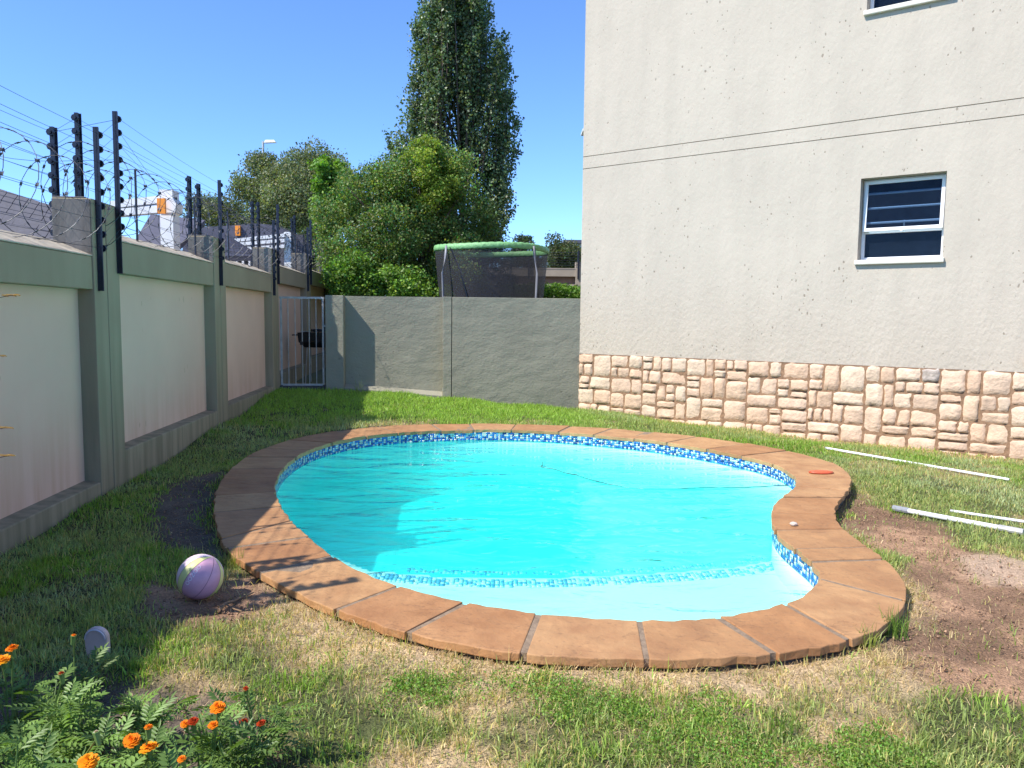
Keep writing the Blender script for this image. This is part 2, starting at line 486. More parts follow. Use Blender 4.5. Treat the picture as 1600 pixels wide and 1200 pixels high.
soilc = (soil * (1 - .42 * wet) * (1 - np.clip(damp_shade_m, 0, 1)) + damp_shade * np.clip(damp_shade_m, 0, 1)) * (.6 + .8 * fbm(fx, fy, 14, 6)[:, None])
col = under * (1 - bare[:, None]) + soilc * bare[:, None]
col = col * (1 - sand[:, None] * .85) + sandc * sand[:, None] * .85
nx, ny = len(xs), len(ys)
idx = np.arange(nx * ny).reshape(ny, nx)
F = np.stack([idx[:-1, :-1], idx[:-1, 1:], idx[1:, 1:], idx[1:, :-1]], -1).reshape(-1, 4)
fc_do = do[F].mean(1)
F = F[fc_do > -.16]
used = np.unique(F); remap = -np.ones(nx * ny, int); remap[used] = np.arange(len(used))
M_ground = mat('lawn soil', (.1, .1, .1), .95, vcol=True, var=.35, scale=60, bump=.9, bscale=90, bdist=.02, spec=.2)
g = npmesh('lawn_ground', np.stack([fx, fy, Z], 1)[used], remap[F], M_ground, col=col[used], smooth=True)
tag(g, kind='structure')

M_far = mat('far ground', (.12, .13, .06), .95, var=.4, scale=.6, bump=.3, bscale=4)
R = 900
x0, x1, y0, y1 = -5.0, 8.98, -3.0, 14.55
fv = [(-R, -R, -.1), (R, -R, -.1), (R, R, .3), (-R, R, .3), (x0, y0, -.02), (x1, y0, -.05), (x1, y1, -.1), (x0, y1, .25)]
tag(newmesh('surrounding_ground', fv, [(0, 1, 5, 4), (1, 2, 6, 5), (2, 3, 7, 6), (3, 0, 4, 7)], M_far), kind='structure')

# ---------------------------------------------------------------- left boundary wall
Y0B = [-6.545, -3.295, -.045, 3.205, 6.455, 9.74, 12.95, 16.2, 19.4]
BAY = [(1.66, 1.93, .12), (1.66, 1.93, .12), (1.69, 1.95, .13), (1.69, 1.95, .13), (1.85, 2.12, .31), (1.87, 2.16, .32), (2.05, 2.33, .5), (2.15, 2.45, .6)]
PTOP = [2.02, 2.02, 2.04, 2.04, 2.41, 2.45, 2.59, 2.76, 2.94]  # out-of-view pier by the ball lowered so its shadow misses it
wall = thing('boundary_wall', 'tall stepped garden wall with beige panels between grey green piers', 'wall', (-3.3, 6.5, 0))
wall.location = (0, 0, 0)
def wbox(mb, s0, s1, d0, d1, z0, z1):
    mb.hexa([W(s0, d1, z0), W(s0, d0, z0), W(s1, d0, z0), W(s1, d1, z0), W(s0, d1, z1), W(s0, d0, z1), W(s1, d0, z1), W(s1, d1, z1)])
for i, s in enumerate(Y0B):
    for a, b in ((-.245, -.006), (.006, .245)):
        m = MB(); wbox(m, s + a, s + b, -.30, 0, -.4, PTOP[i])
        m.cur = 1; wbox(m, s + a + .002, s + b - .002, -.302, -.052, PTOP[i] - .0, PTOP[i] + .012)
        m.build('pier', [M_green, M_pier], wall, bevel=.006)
    m = MB(); wbox(m, s - .004, s + .004, -.29, -.02, -.4, PTOP[i] - .02); m.build('expansion_joint', M_dark, wall)
    if i > 0:
        zt_ = BAY[i - 1][1] + .11
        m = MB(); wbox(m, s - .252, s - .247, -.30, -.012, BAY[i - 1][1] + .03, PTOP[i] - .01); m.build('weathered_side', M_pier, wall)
for i in range(len(Y0B) - 1):
    a, b = Y0B[i] + .247, Y0B[i + 1] - .247
    zb, zt, zp = BAY[i]
    m = MB(); wbox(m, a, b, -.22, -.13, zp - .1, zb + .05); m.build('panel', M_panel, wall)
    m = MB()
    m.hexa([W(a, -.012, zb), W(a, -.28, zb), W(b, -.28, zb), W(b, -.012, zb), W(a, -.012, zt), W(a, -.28, zt + .015), W(b, -.28, zt + .015), W(b, -.012, zt)])
    m.build('coping_beam', M_green, wall, bevel=.006)
    m = MB()
    m.hexa([W(a, -.006, zt + .002), W(a, -.285, zt + .02), W(b, -.285, zt + .02), W(b, -.006, zt + .002), W(a, -.006, zt + .012), W(a, -.285, zt + .125), W(b, -.285, zt + .125), W(b, -.006, zt + .012)])
    m.build('sloped_cap', M_cap, wall, bevel=.004)
    m = MB()
    m.hexa([W(a, -.004, -.4), W(a, -.28, -.4), W(b, -.28, -.4), W(b, -.004, -.4), W(a, -.004, zp - .012), W(a, -.28, zp + .02), W(b, -.28, zp + .02), W(b, -.004, zp - .012)])
    m.build('plinth', M_green, wall, bevel=.008)

# ---------------------------------------------------------------- back garden wall (perpendicular to the left one)
BX = Vector((1, .092, 0)).normalized(); BN = Vector((.092, -1, 0)).normalized()
def B(x, d, z):     # x = world X on the front face
    return Vector((x, 13.49 + .092 * x, z)) + BN * d
def bbox(mb, x0, x1, d0, d1, z0, z1):
    mb.hexa([B(x0, d1, z0), B(x1, d1, z0), B(x1, d0, z0), B(x0, d0, z0), B(x0, d1, z1), B(x1, d1, z1), B(x1, d0, z1), B(x0, d0, z1)])
bw = thing('garden_wall', 'low dark grey plastered wall between the gate and the house', 'wall')
ZT = 1.845
m = MB(); bbox(m, -3.21, -2.905, -.34, 0, -.3, ZT); m.build('pier', M_grey, bw, bevel=.008)
m = MB(); bbox(m, -2.903, -1.212, -.34, -.22, .0, ZT - .002); m.build('recessed_panel', M_grey, bw)
m = MB()
m.hexa([B(-2.903, -.002, -.3), B(-1.212, -.002, -.3), B(-1.212, -.22, -.3), B(-2.903, -.22, -.3), B(-2.903, -.002, .255), B(-1.212, -.002, .12), B(-1.212, -.22, .175), B(-2.903, -.22, .31)])
m.build('plinth', M_grey, bw, bevel=.006)
m = MB(); bbox(m, -1.21, -1.062, -.34, 0, -.3, ZT); m.build('pier', M_grey, bw, bevel=.005)
m = MB(); bbox(m, -1.05, 1.6, -.34, -.003, -.5, ZT - .003); m.build('plain_panel', M_grey, bw, bevel=.006)
m = MB(); bbox(m, -1.064, -1.048, -.33, -.03, -.3, ZT - .02); m.build('expansion_joint', M_dark, bw)

# ---------------------------------------------------------------- gate
gt = thing('metal_gate', 'narrow grey metal bar gate beside the dark grey wall', 'gate')
GX0, GX1 = -4.0, -3.245
def GB(x, z, d=-.12): return B(x, d, z)
m = MB()
for x in (GX0 + .03, GX1 - .02): m.box(GB(x, 1.045), .03, .03, 1.5, BX, -BN)
m.box(GB((GX0 + GX1) / 2 + .005, 1.80), GX1 - GX0 + .0, .035, .035, BX, -BN)
m.box(GB((GX0 + GX1) / 2 + .005, .30), GX1 - GX0 - .08, .03, .03, BX, -BN)
m.build('frame', M_galv, gt)
for k in range(5):
    m = MB(); x = GX0 + .03 + (GX1 - GX0 - .05) * (k + 1) / 6
    m.tube([GB(x, .3), GB(x, 1.79)], .0085, 6); m.build('bar', M_galv, gt)
m = MB(); m.box(GB(-3.63, 1.02, -.10), .05, .03, .06, BX, -BN); m.build('latch', M_black, gt)
m = MB(); m.box(GB(GX1 + .012, 1.32, -.08), .06, .02, .03, BX, -BN); m.build('hinge', M_galv, gt)
m = MB(); bbox(m, -4.02, -3.2, -.36, -.05, .0, .285); m.cur = 0
tag(m.build('gate_step', M_concrete, bevel=.01), 'dark threshold step under the metal gate', 'step')

# barbecue standing behind the gate
bq = thing('portable_grill', 'black portable barbecue grill on thin splayed metal legs behind gate', 'barbecue')
c = Vector((-3.62, 14.5, .2))
m = MB()
body = []
for z, w_, h_ in ((.70, .26, .15), (.80, .36, .21), (.98, .38, .22)):
    for sx_, sy_ in ((-1, -1), (1, -1), (1, 1), (-1, 1)): body.append(c + Vector((sx_ * w_, sy_ * h_, z)))
m.poly(body, [(3, 2, 1, 0), (0, 1, 5, 4), (1, 2, 6, 5), (2, 3, 7, 6), (3, 0, 4, 7), (4, 5, 9, 8), (5, 6, 10, 9), (6, 7, 11, 10), (7, 4, 8, 11)])
m.build('fire_tray', M_black, bq, bevel=.01)
m = MB(); m.box(c + Vector((.08, -.05, 1.02)), .42, .3, .05); m.box(c + Vector((.12, .1, 1.08)), .2, .12, .1); m.build('lid', M_black, bq, bevel=.01)
for k in range(9):
    m = MB(); m.tube([c + Vector((-.34 + k * .085, -.2, .995)), c + Vector((-.34 + k * .085, .2, .995))], .005, 5); m.build('grill_rod', M_galv, bq)
for sx_, sy_, fx_ in ((-1, -1, -.12), (-1, 1, -.12), (.6, -1, .5), (.85, 1, .62)):
    m = MB(); m.tube([c + Vector((sx_ * .22, sy_ * .12, .75)), c + Vector((fx_ if sx_ > 0 else -.24, sy_ * .2, .03))], .012, 6); m.build('leg', M_galv, bq)
m = MB(); m.tube([c + Vector((-.38, -.1, .93)), c + Vector((-.5, -.1, .93)), c + Vector((-.5, .1, .93)), c + Vector((-.38, .1, .93))], .012, 6); m.build('handle', M_black, bq)

# ---------------------------------------------------------------- electric fence
ef = thing('electric_fence', 'electric security fence of dark notched poles and thin wires along the tall wall', 'fence')
ins_mb = MB()
for r_, a, b in ((.014, 0, .020), (.030, .012, .034), (.016, .032, .046)):
    n = 8
    vs = [(a, math.cos(t * 2 * math.pi / n) * r_, math.sin(t * 2 * math.pi / n) * r_) for t in range(n)] + [(b, math.cos(t * 2 * math.pi / n) * r_, math.sin(t * 2 * math.pi / n) * r_) for t in range(n)]
    ins_mb.poly(vs, [tuple(reversed(range(n))), tuple(range(n, 2 * n))] + [(t, (t + 1) % n, n + (t + 1) % n, n + t) for t in range(n)])
ins_mesh = None
def fence_pole(s, d, z0, z1, side, npts=9, step=.113):
    global ins_mesh
    m = MB()
    c0 = W(s, d, 0)
    m.box(c0 + Vector((0, 0, (z0 + z1) / 2)), .042, .030, z1 - z0, WU, WN)
    m.box(c0 + WU * -.018 * side + WN * .018 + Vector((0, 0, (z0 + z1) / 2)), .006, .02, z1 - z0, WU, WN)
    pole = m.build('pole', M_pole, ef)
    pts = []
    for k in range(npts):
        p = c0 + WU * (.022 * side) + Vector((0, 0, z1 - .05 - k * step)) + WN * .004
        if ins_mesh is None:
            o = ins_mb.build('insulator', M_pole); ins_mesh = o.data
        else:
            o = bpy.data.objects.new('insulator', ins_mesh); C.objects.link(o)
        o.parent = pole
        ax = WU * side
        o.matrix_basis = Matrix((ax, WN, ax.cross(WN))).transposed().to_4x4()
        o.location = p
        pts.append(p + ax * .022 + WN * .012)
    return pts
front = []; back = []
for s, z0, z1, sd in ((-.3, 1.66, 2.95, 1), (2.95, 1.68, 2.97, 1), (3.40, 1.68, 2.97, 1), (6.29, 1.68, 2.98, 1), (6.67, 1.84, 3.2, 1), (9.72, 1.86, 3.16, 1), (12.78, 1.82, 3.05, 1), (13.12, 2.02, 3.35, 1), (16.02, 2.0, 3.3, 1), (16.38, 2.15, 3.5, 1), (19.3, 2.3, 3.6, 1)):
    front.append(fence_pole(s, .018, z0, z1, sd))
for s, z0, z1, sd in ((-.3, 1.66, 2.95, -1), (2.95, 1.68, 2.97, -1), (3.40, 1.68, 2.97, -1), (6.33, 1.85, 2.98, -1), (6.76, 2.05, 3.2, -1), (9.66, 2.0, 3.19, -1), (10.02, 2.0, 3.16, -1), (12.84, 2.2, 3.35, -1), (13.25, 2.2, 3.4, -1), (16.2, 2.3, 3.5, -1), (16.5, 2.3, 3.6, -1), (19.5, 2.4, 3.7, -1)):
    back.append(fence_pole(s, -.33, z0, z1, sd))
for row in (front, back):
    for k in range(9):
        pts = []
        for a, b in zip(row[:-1], row[1:]):
            p, q = a[k], b[k]
            L_ = (q - p).length; nseg = 6 if L_ > 1 else 1
            for t in range(nseg):
                f = t / nseg; pts.append(p.lerp(q, f) - Vector((0, 0, .02 * L_ / 3 * 4 * f * (1 - f))))
        pts.append(row[-1][k])
        m = MB(); m.tube(pts, .0017, 4); m.build('wire', M_wire, ef)
# sagging loose wires seen against the sky
for a, b, sag in ((front[4][1], front[5][7], .12), (front[4][2], back[5][3], .05), (back[3][0], front[4][0], .0), (back[3][2], front[4][3], 0), (back[2][2], back[3][2], .15)):
    pts = [a.lerp(b, t / 10) - Vector((0, 0, sag * 4 * (t / 10) * (1 - t / 10))) for t in range(11)]
    m = MB(); m.tube(pts, .0017, 4); m.build('wire', M_wire, ef)

# razor wire, one coil on each bay of the wall
coil_names = ['razor wire coil on the wall bay nearest the camera', 'razor wire coil on the bay between the nearest two piers with poles', 'razor wire coil on the third visible bay of the tall wall', 'razor wire coil above the bay beside the metal gate', 'far razor wire coil on the last bay by the bushes']
for bi, lab in zip((3, 4, 5, 6, 7), coil_names):
    a, b = Y0B[bi] + (-.2 if bi > 3 else -.6), Y0B[bi + 1] + (.0 if bi > 3 else .25)
    zt = BAY[bi][1]
    rc = thing('razor_wire_coil', lab, 'razor wire', group='razor wire coils along the wall top')
    rad = .34; pitch = .37; n = 26
    turns = (b - a) / pitch; N_ = int(turns * n)
    ph = random.random() * 6
    for strand in (0,):
        pts = []
        for k in range(N_ + 1):
            s_ = a + (b - a) * k / N_
            ang = 2 * math.pi * k / n * (1 if strand == 0 else -1) + ph + strand * 2.1
            rr = rad * (1 + .05 * math.sin(s_ * 5 + strand))
            pts.append(W(s_ + .05 * math.sin(ang), -.15 + rr * math.cos(ang) * .9, zt + .10 + rad * .93 + rr * math.sin(ang)))
        m = MB(); m.tube(pts, .0028, 4); m.build('wire', M_razor, rc)
        mbm = MB()
        acc = 0
        for p, q in zip(pts[:-1], pts[1:]):
            acc += (q - p).length
            if acc > .10:
                acc = 0
                t = (q - p).normalized(); u = t.cross(Vector((0, 0, 1)));
                if u.length < .1: u = t.cross(WN)
                u.normalize(); w_ = t.cross(u)
                c_ = (p + q) / 2
                mbm.poly([c_ - t * .02 + u * .015, c_ - t * .008, c_ + t * .02 + u * .015, c_ + t * .008, c_ + t * .02 - u * .015, c_ - t * .02 - u * .015, c_ + w_ * .006, c_ - w_ * .006],
                         [(0, 1, 6), (1, 5, 6), (5, 4, 6), (4, 3, 6), (3, 2, 6), (2, 0, 6), (1, 0, 7), (5, 1, 7), (4, 5, 7), (3, 4, 7), (2, 3, 7), (0, 2, 7)])
        o = mbm.build('barbs', M_razor, rc); o['kind'] = 'stuff'
    for s_ in ((a + b) / 2 - .35, b - .3):
        m = MB(); m.tube([W(s_, -.2, zt + .05), W(s_, -.2, zt + .78)], .012, 6); m.build('support_rod', M_pole, rc)

# ---------------------------------------------------------------- house
HC = Vector((1.19, 13.6, 0)); HD = Vector((.804, -.594, 0)).normalized(); HN = Vector((-.594, -.804, 0)).normalized()
def H(t, d, z): return HC + HD * t + HN * d + Vector((0, 0, z))
def h_at(px, py, d=0.0):
    p = on_plane(px, py, HC + HN * d, HN)
    return (p - HC).dot(HD), p.z
def hbox(mb, t0, t1, d0, d1, z0, z1):
    mb.hexa([H(t0, d1, z0), H(t1, d1, z0), H(t1, d0, z0), H(t0, d0, z0), H(t0, d1, z1), H(t1, d1, z1), H(t1, d0, z1), H(t0, d0, z1)])
house = thing('house', 'tall cream plastered house wall with windows and a peach stone plinth', 'house')
wt0, wz1 = h_at(1345.5, 278.6); wt1, wz1b = h_at(1479.8, 267.5); _, wz0 = h_at(1341, 408)
WZ1 = (wz1 + wz1b) / 2; WZ0 = wz0
w2t0, w2z0 = h_at(1354, 19); w2t1, _ = h_at(1490, -8)
W2Z0 = w2z0; W2Z1 = w2z0 + 1.25
HT = 8.6
# the wall skin with two window openings: a grid of cells minus the openings
SG = [h_at(920, 263)[1], h_at(920, 244)[1]]
tb = [0, wt0, wt1, 13.0]
tcols = sorted(set([0.0, wt0, wt1, w2t0, w2t1, 13.0]))
STOP = .877
zrows = sorted(set([STOP, WZ0, WZ1, W2Z0, W2Z1, SG[0] - .006, SG[0] + .006, SG[1] - .006, SG[1] + .006, HT]))
m = MB()
for i in range(len(tcols) - 1):
    for j in range(len(zrows) - 1):
        tm = (tcols[i] + tcols[i + 1]) / 2; zm = (zrows[j] + zrows[j + 1]) / 2
        if wt0 < tm < wt1 and WZ0 < zm < WZ1: continue
        if w2t0 < tm < w2t1 and W2Z0 < zm < W2Z1: continue
        gro = any(abs(zm - g_) < .006 for g_ in SG)
        d = -.02 if gro else 0
        a, b, e, f = tcols[i], tcols[i + 1], zrows[j], zrows[j + 1]
        m.poly([H(a, d, e), H(b, d, e), H(b, d, f), H(a, d, f)], [(0, 1, 2, 3)])
        if gro:
            m.poly([H(a, 0, e), H(b, 0, e), H(b, -.02, e), H(a, -.02, e)], [(0, 1, 2, 3)])
            m.poly([H(a, 0, f), H(b, 0, f), H(b, -.02, f), H(a, -.02, f)], [(3, 2, 1, 0)])
RV = .25
for t0, t1, z0, z1 in ((wt0, wt1, WZ0, WZ1), (w2t0, w2t1, W2Z0, W2Z1)):
    m.poly([H(t0, 0, z0), H(t0, 0, z1), H(t0, -RV, z1), H(t0, -RV, z0)], [(0, 1, 2, 3)])
    m.poly([H(t1, 0, z0), H(t1, 0, z1), H(t1, -RV, z1), H(t1, -RV, z0)], [(3, 2, 1, 0)])
    m.poly([H(t0, 0, z1), H(t1, 0, z1), H(t1, -RV, z1), H(t0, -RV, z1)], [(0, 1, 2, 3)])
    m.poly([H(t0, 0, z0), H(t1, 0, z0), H(t1, -RV, z0), H(t0, -RV, z0)], [(3, 2, 1, 0)])
# side and rear faces, top
m.poly([H(0, 0, STOP), H(0, 0, HT), H(0, -9, HT), H(0, -9, STOP)], [(0, 1, 2, 3)])
m.poly([H(13, 0, STOP), H(13, -9, STOP), H(13, -9, HT), H(13, 0, HT)], [(0, 1, 2, 3)])
m.poly([H(0, -9, STOP), H(13, -9, STOP), H(13, -9, HT), H(0, -9, HT)], [(3, 2, 1, 0)])
m.poly([H(0, 0, HT), H(13, 0, HT), H(13, -9, HT), H(0, -9, HT)], [(0, 1, 2, 3)])
m.build('wall', M_house, house)
m = MB()
ov = .0
e = [H(-.0, .25, HT + .003), H(13.2, .25, HT + .003), H(13.2, -9.3, HT + .003), H(-.0, -9.3, HT + .003), H(-.0, .25, HT + .15), H(13.2, .25, HT + .15), H(11, -4.5, HT + 1.9), H(2, -4.5, HT + 1.9)]
m.poly([e[0], e[1], e[2], e[3], e[4], e[5], H(13.2, -9.3, HT + .15), H(-.0, -9.3, HT + .15), e[6], e[7]],
       [(3, 2, 1, 0), (0, 1, 5, 4), (1, 2, 6, 5), (2, 3, 7, 6), (3, 0, 4, 7), (4, 5, 8, 9), (5, 6, 8), (6, 7, 9, 8), (7, 4, 9)])
m.build('roof', M_roof, house)
# small white eave bracket seen past the corner
ebp = on_y(914, 208, 17.5)
m = MB(); m.box(ebp + Vector((.1, .0, .02)), .34, .5, .05); m.box(ebp + Vector((.14, .05, -.045)), .22, .4, .06); m.build('gutter_end', M_white, house)

def make_window(t0, t1, z0, z1, split, lower_h, open_=False):
    wn = bpy.data.objects.new('window', None); C.objects.link(wn); wn.parent = house
    d0, d1 = -RV + .005, -RV + .065
    m = MB(); hbox(m, t0 - .03, t1 + .03, .055, -RV + .002, z0 - .055, z0 + .012)
    s_ = m.build('sill', M_sill, wn, bevel=.012)
    zb = z0 + .013
    fw = .045
    m = MB()
    hbox(m, t0 + .002, t0 + fw, d0, d1, zb, z1 - .002); hbox(m, t1 - fw, t1 - .002, d0, d1, zb, z1 - .002)
    hbox(m, t0 + fw, t1 - fw, d0, d1, z1 - fw, z1 - .002); hbox(m, t0 + fw, t1 - fw, d0, d1, zb, zb + fw)
    zs = z0 + split
    hbox(m, t0 + fw, t1 - fw, d0, d1, zs - .02, zs + .03)
    m.build('frame', M_white, wn, bevel=.004)
    # projecting top-hung sash
    sw = .045
    m = MB()
    a, b, e, f = t0 + fw - .02, t1 - fw + .02, zs + .005, z1 - fw + .02
    tilt = .05
    def sb(t_0, t_1, z_0, z_1):
        k0 = 1 - (z_0 - e) / (f - e); k1 = 1 - (z_1 - e) / (f - e)
        q0 = d1 + .002 + tilt * k0; q1 = d1 + .002 + tilt * k1
        m.hexa([H(t_0, q0 + .03, z_0), H(t_1, q0 + .03, z_0), H(t_1, q0, z_0), H(t_0, q0, z_0), H(t_0, q1 + .03, z_1), H(t_1, q1 + .03, z_1), H(t_1, q1, z_1), H(t_0, q1, z_1)])
    sb(a, a + sw, e, f); sb(b - sw, b, e, f); sb(a + sw, b - sw, f - sw, f); sb(a + sw, b - sw, e, e + sw)
    m.build('sash', M_white, wn, bevel=.004)
    m = MB()
    k0 = d1 + .002 + tilt + .012; k1 = d1 + .014
    m.hexa([H(a + sw - .01, k0 + .006, e + sw - .01), H(b - sw + .01, k0 + .006, e + sw - .01), H(b - sw + .01, k0, e + sw - .01), H(a + sw - .01, k0, e + sw - .01),
            H(a + sw - .01, k1 + .006, f - sw + .01), H(b - sw + .01, k1 + .006, f - sw + .01), H(b - sw + .01, k1, f - sw + .01), H(a + sw - .01, k1, f - sw + .01)])
    m.build('pane', M_winglass, wn)
    m = MB(); hbox(m, t0 + fw, t1 - fw, d0 + .02, d0 + .026, zb + fw, zs - .02); m.build('pane', M_winglass, wn)
    for k in range(3):
        zz = zs + .10 + k * (z1 - zs - .12) / 3.0 + .03
        m = MB(); m.tube([H(t0 + .05, -RV + .035, zz), H(t1 - .05, -RV + .035, zz)], .017, 6); m.build('burglar_bar', M_bar, wn)
    m = MB(); m.tube([H((t0 + t1) / 2, -RV - .03, zs + .06), H((t0 + t1) / 2, -RV - .03, zs + .16)], .009, 6); m.box(H((t0 + t1) / 2, d1 + .09, zs + .0), .03, .02, .03, HD, HN); m.build('handle', M_bar, wn)
    # dim room with a pale curtain strip behind
    m = MB(); hbox(m, t0 - .3, t1 + .3, -RV - 1.2, -RV - 1.15, z0 - .4, z1 + .2)
    hbox(m, t0 - .35, t0 - .3, -RV - 1.2, -RV - .02, z0 - .4, z1 + .2); hbox(m, t1 + .3, t1 + .35, -RV - 1.2, -RV - .02, z0 - .4, z1 + .2)
    hbox(m, t0 - .3, t1 + .3, -RV - 1.15, -RV - .02, z1 + .2, z1 + .25); hbox(m, t0 - .3, t1 + .3, -RV - 1.15, -RV - .02, z0 - .45, z0 - .4)
    m.build('room', M_room, wn)
M_winglass = bpy.data.materials.new('tinted glass'); t_, b_ = nodes(M_winglass)
b_.inputs['Base Color'].default_value = (.02, .03, .05, 1); b_.inputs['Roughness'].default_value = .03
tr_ = t_.nodes.new('ShaderNodeBsdfTransparent'); tr_.inputs[0].default_value = (.66, .76, .86, 1)
mx_ = t_.nodes.new('ShaderNodeMixShader'); mx_.inputs[0].default_value = .8
t_.links.new(b_.outputs[0], mx_.inputs[1]); t_.links.new(tr_.outputs[0], mx_.inputs[2]); t_.links.new(mx_.outputs[0], t_.nodes['Material Output'].inputs[0])
M_room = mat('dim room', (.16, .16, .20), .9, var=.5, scale=1.5)
make_window(wt0, wt1, WZ0, WZ1, (WZ1 - WZ0) * .36, 0)
make_window(w2t0, w2t1, W2Z0, W2Z1, (W2Z1 - W2Z0) * .36, 0)

# stone plinth: backing and separately laid stones
m = MB(); hbox(m, .012, 13, -8.9, .012, -.6, STOP - .004); m.build('stone_backing', M_stonejoint, house)
M_stones = []
for k, c_ in enumerate([(.60, .43, .30), (.63, .46, .33), (.58, .405, .28), (.62, .475, .345), (.585, .42, .30)]):
    M_stones.append(mat('stone %d' % k, c_, .9, var=.16, scale=7, bump=.8, bscale=22, bdist=.02, spec=.2))
M_greystone = mat('grey stone', (.38, .32, .27), .9, var=.3, scale=10, bump=.8, bscale=22, bdist=.02)
rects = []
random.seed(21)
def split(t0, z0, t1, z1, depth=0):
    w_, h_ = t1 - t0, z1 - z0
    A = w_ * h_
    lim = random.choice([.04, .06, .085, .11, .14, .16])
    if (A < lim and max(w_, h_) < .5 and max(w_, h_) / min(w_, h_) < 3.2) or (min(w_, h_) < .13 and max(w_, h_) / min(w_, h_) < 4) or A < .016:
        rects.append((t0, z0, t1, z1)); return
    f = random.uniform(.33, .67)
    if w_ > h_ * random.uniform(.85, 1.6): split(t0, z0, t0 + w_ * f, z1, depth + 1); split(t0 + w_ * f, z0, t1, z1, depth + 1)
    else: split(t0, z0, t1, z0 + h_ * f, depth + 1); split(t0, z0 + h_ * f, t1, z1, depth + 1)
tt = 0.0
while tt < 9.2:
    w_ = random.uniform(.55, 1.15)
    zz = -.42 + random.uniform(0, .1)
    cut = random.uniform(-.05, .45)
    split(tt, -.42, tt + w_, cut); split(tt, cut, tt + w_, STOP)
    tt += w_
srng = np.random.default_rng(5)
def stone(t0, z0, t1, z1, mt):
    g_ = .004 + random.random() * .004
    a, b, e, f = t0 + g_, t1 - g_, z0 + g_, z1 - g_
    n = 5
    w_, h_ = b - a, f - e
    V = []; prot = random.uniform(.012, .030)
    tl = random.uniform(-.012, .012); tz = random.uniform(-.012, .012)
    rc_ = min(w_, h_)
    for j in range(n + 1):
        for i in range(n + 1):
            U, Vv = (i / n * 2 - 1), (j / n * 2 - 1)
            # cluster rows at the rim
            U = math.copysign(abs(U) ** .62, U) if U else 0; Vv = math.copysign(abs(Vv) ** .62, Vv) if Vv else 0
            # rounded corners
            cr = max(0, abs(U) + abs(Vv) - 1.65) * .07
            x = a + w_ * (U * (1 - cr) + 1) / 2; z = e + h_ * (Vv * (1 - cr) + 1) / 2
            edge = min((1 - abs(U)) * w_, (1 - abs(Vv)) * h_) / 2
            rim = min(1, edge / .011)
            rim = math.sqrt(1 - (1 - rim) ** 2)
            d = .012 + prot * rim + (random.uniform(-.008, .008) + tl * U + tz * Vv) * rim
            if rim < .05:
                x += random.uniform(-.011, .011); z += random.uniform(-.011, .011); d = .006
            V.append(H(x, d, z))
    F_ = [(j * (n + 1) + i, j * (n + 1) + i + 1, (j + 1) * (n + 1) + i + 1, (j + 1) * (n + 1) + i) for j in range(n) for i in range(n)]
    return newmesh('stone', V, F_, mt, house, smooth=True)
gst = h_at(1455, 590)
for r in rects:
    mt = random.choice(M_stones)
    if r[0] <= gst[0] <= r[2] and r[1] <= gst[1] <= r[3]: mt = M_greystone
    stone(*r, mt)
# piece of brown timber at the right edge of the frame
bt, bz = h_at(1612, 565)
m = MB()
m.poly([H(bt - .07, .10, bz - .03), H(bt + .3, .10, bz - .03), H(bt + .3, .10, bz + .10), H(bt + .05, .10, bz + .08), H(bt - .07, .0, bz - .03), H(bt + .3, .0, bz - .03), H(bt + .3, .0, bz + .10), H(bt + .05, .0, bz + .08)],
       [(0, 1, 2, 3), (7, 6, 5, 4), (0, 4, 5, 1), (1, 5, 6, 2), (2, 6, 7, 3), (3, 7, 4, 0)])
M_brown = mat('brown block', (.42, .25, .14), .8, var=.2, scale=10)
tag(m.build('wall_block', M_brown, bevel=.006), 'small brown peaked block on the plaster at the right edge', 'block')

# ---------------------------------------------------------------- swimming pool
pool = thing('swimming_pool', 'kidney shaped pool with brown stone coping and turquoise water', 'swimming pool')
def ip(u): # inner curve point by param 0..1
    u = (u % 1) * 400; i = int(u); f = u - i
    return INP[i % 400] * (1 - f) + INP[(i + 1) % 400] * f
# outer partner for each inner sample: monotone matching along the outer curve
def outer_for(k):
    p = INP[k]; t = INP[(k + 2) % 400] - INP[k - 2]; t = t / np.hypot(*t)
    sgn = outer_for.s
    n_ = np.array([t[1], -t[0]]) * sgn
    q = p + n_ * .47
    d = np.hypot(*(OUTP - q).T); return int(np.argmin(d))
area = np.sum(INP[:, 0] * np.roll(INP[:, 1], -1) - np.roll(INP[:, 0], -1) * INP[:, 1])
outer_for.s = 1 if area > 0 else -1
def kin(px, py):
    q = np.array(on_z(px, py, CZ)[:2]); return int(np.argmin(np.hypot(*(INP - q).T)))
def kout(px, py):
    q = np.array(on_z(px, py, CZ)[:2]); return int(np.argmin(np.hypot(*(OUTP - q).T)))
known = [((615,916),(517,953)), ((718,944),(636,983)), ((846,959),(825,1022)), ((1000,969),(1009,1030)), ((1124,963),(1208,1020)), ((1225,945),(1335,1000)), ((1281,905),(1417,940)), ((1268,878),(1384,874)), ((1242,856),(1352,853)), ((1212,826),(1315,826)), ((1205,800),(1305,803)), ((1224,777),(1318,777)), ((456,812),(345,842)), ((520,868),(405,895))]
joints = {}
for a, b in known: joints[kin(*a)] = kout(*b)
ks = sorted(joints)
step = .50 / IL * 400
allj = []
for i, k in enumerate(ks):
    k2 = ks[(i + 1) % len(ks)]; gap = (k2 - k) % 400
    o1, o2 = joints[k], joints[k2]
    allj.append((k, o1))
    n_ = max(1, round(gap / step))
    if n_ > 1:
        og = (o2 - o1)
        og = og % 400
        if og > 200 and gap < 100: og -= 400
        for j in range(1, n_):
            kk = (k + gap * (j + random.uniform(-.12, .12)) / n_) % 400
            allj.append((int(kk) % 400, outer_for(int(kk) % 400)))
M_slab = []

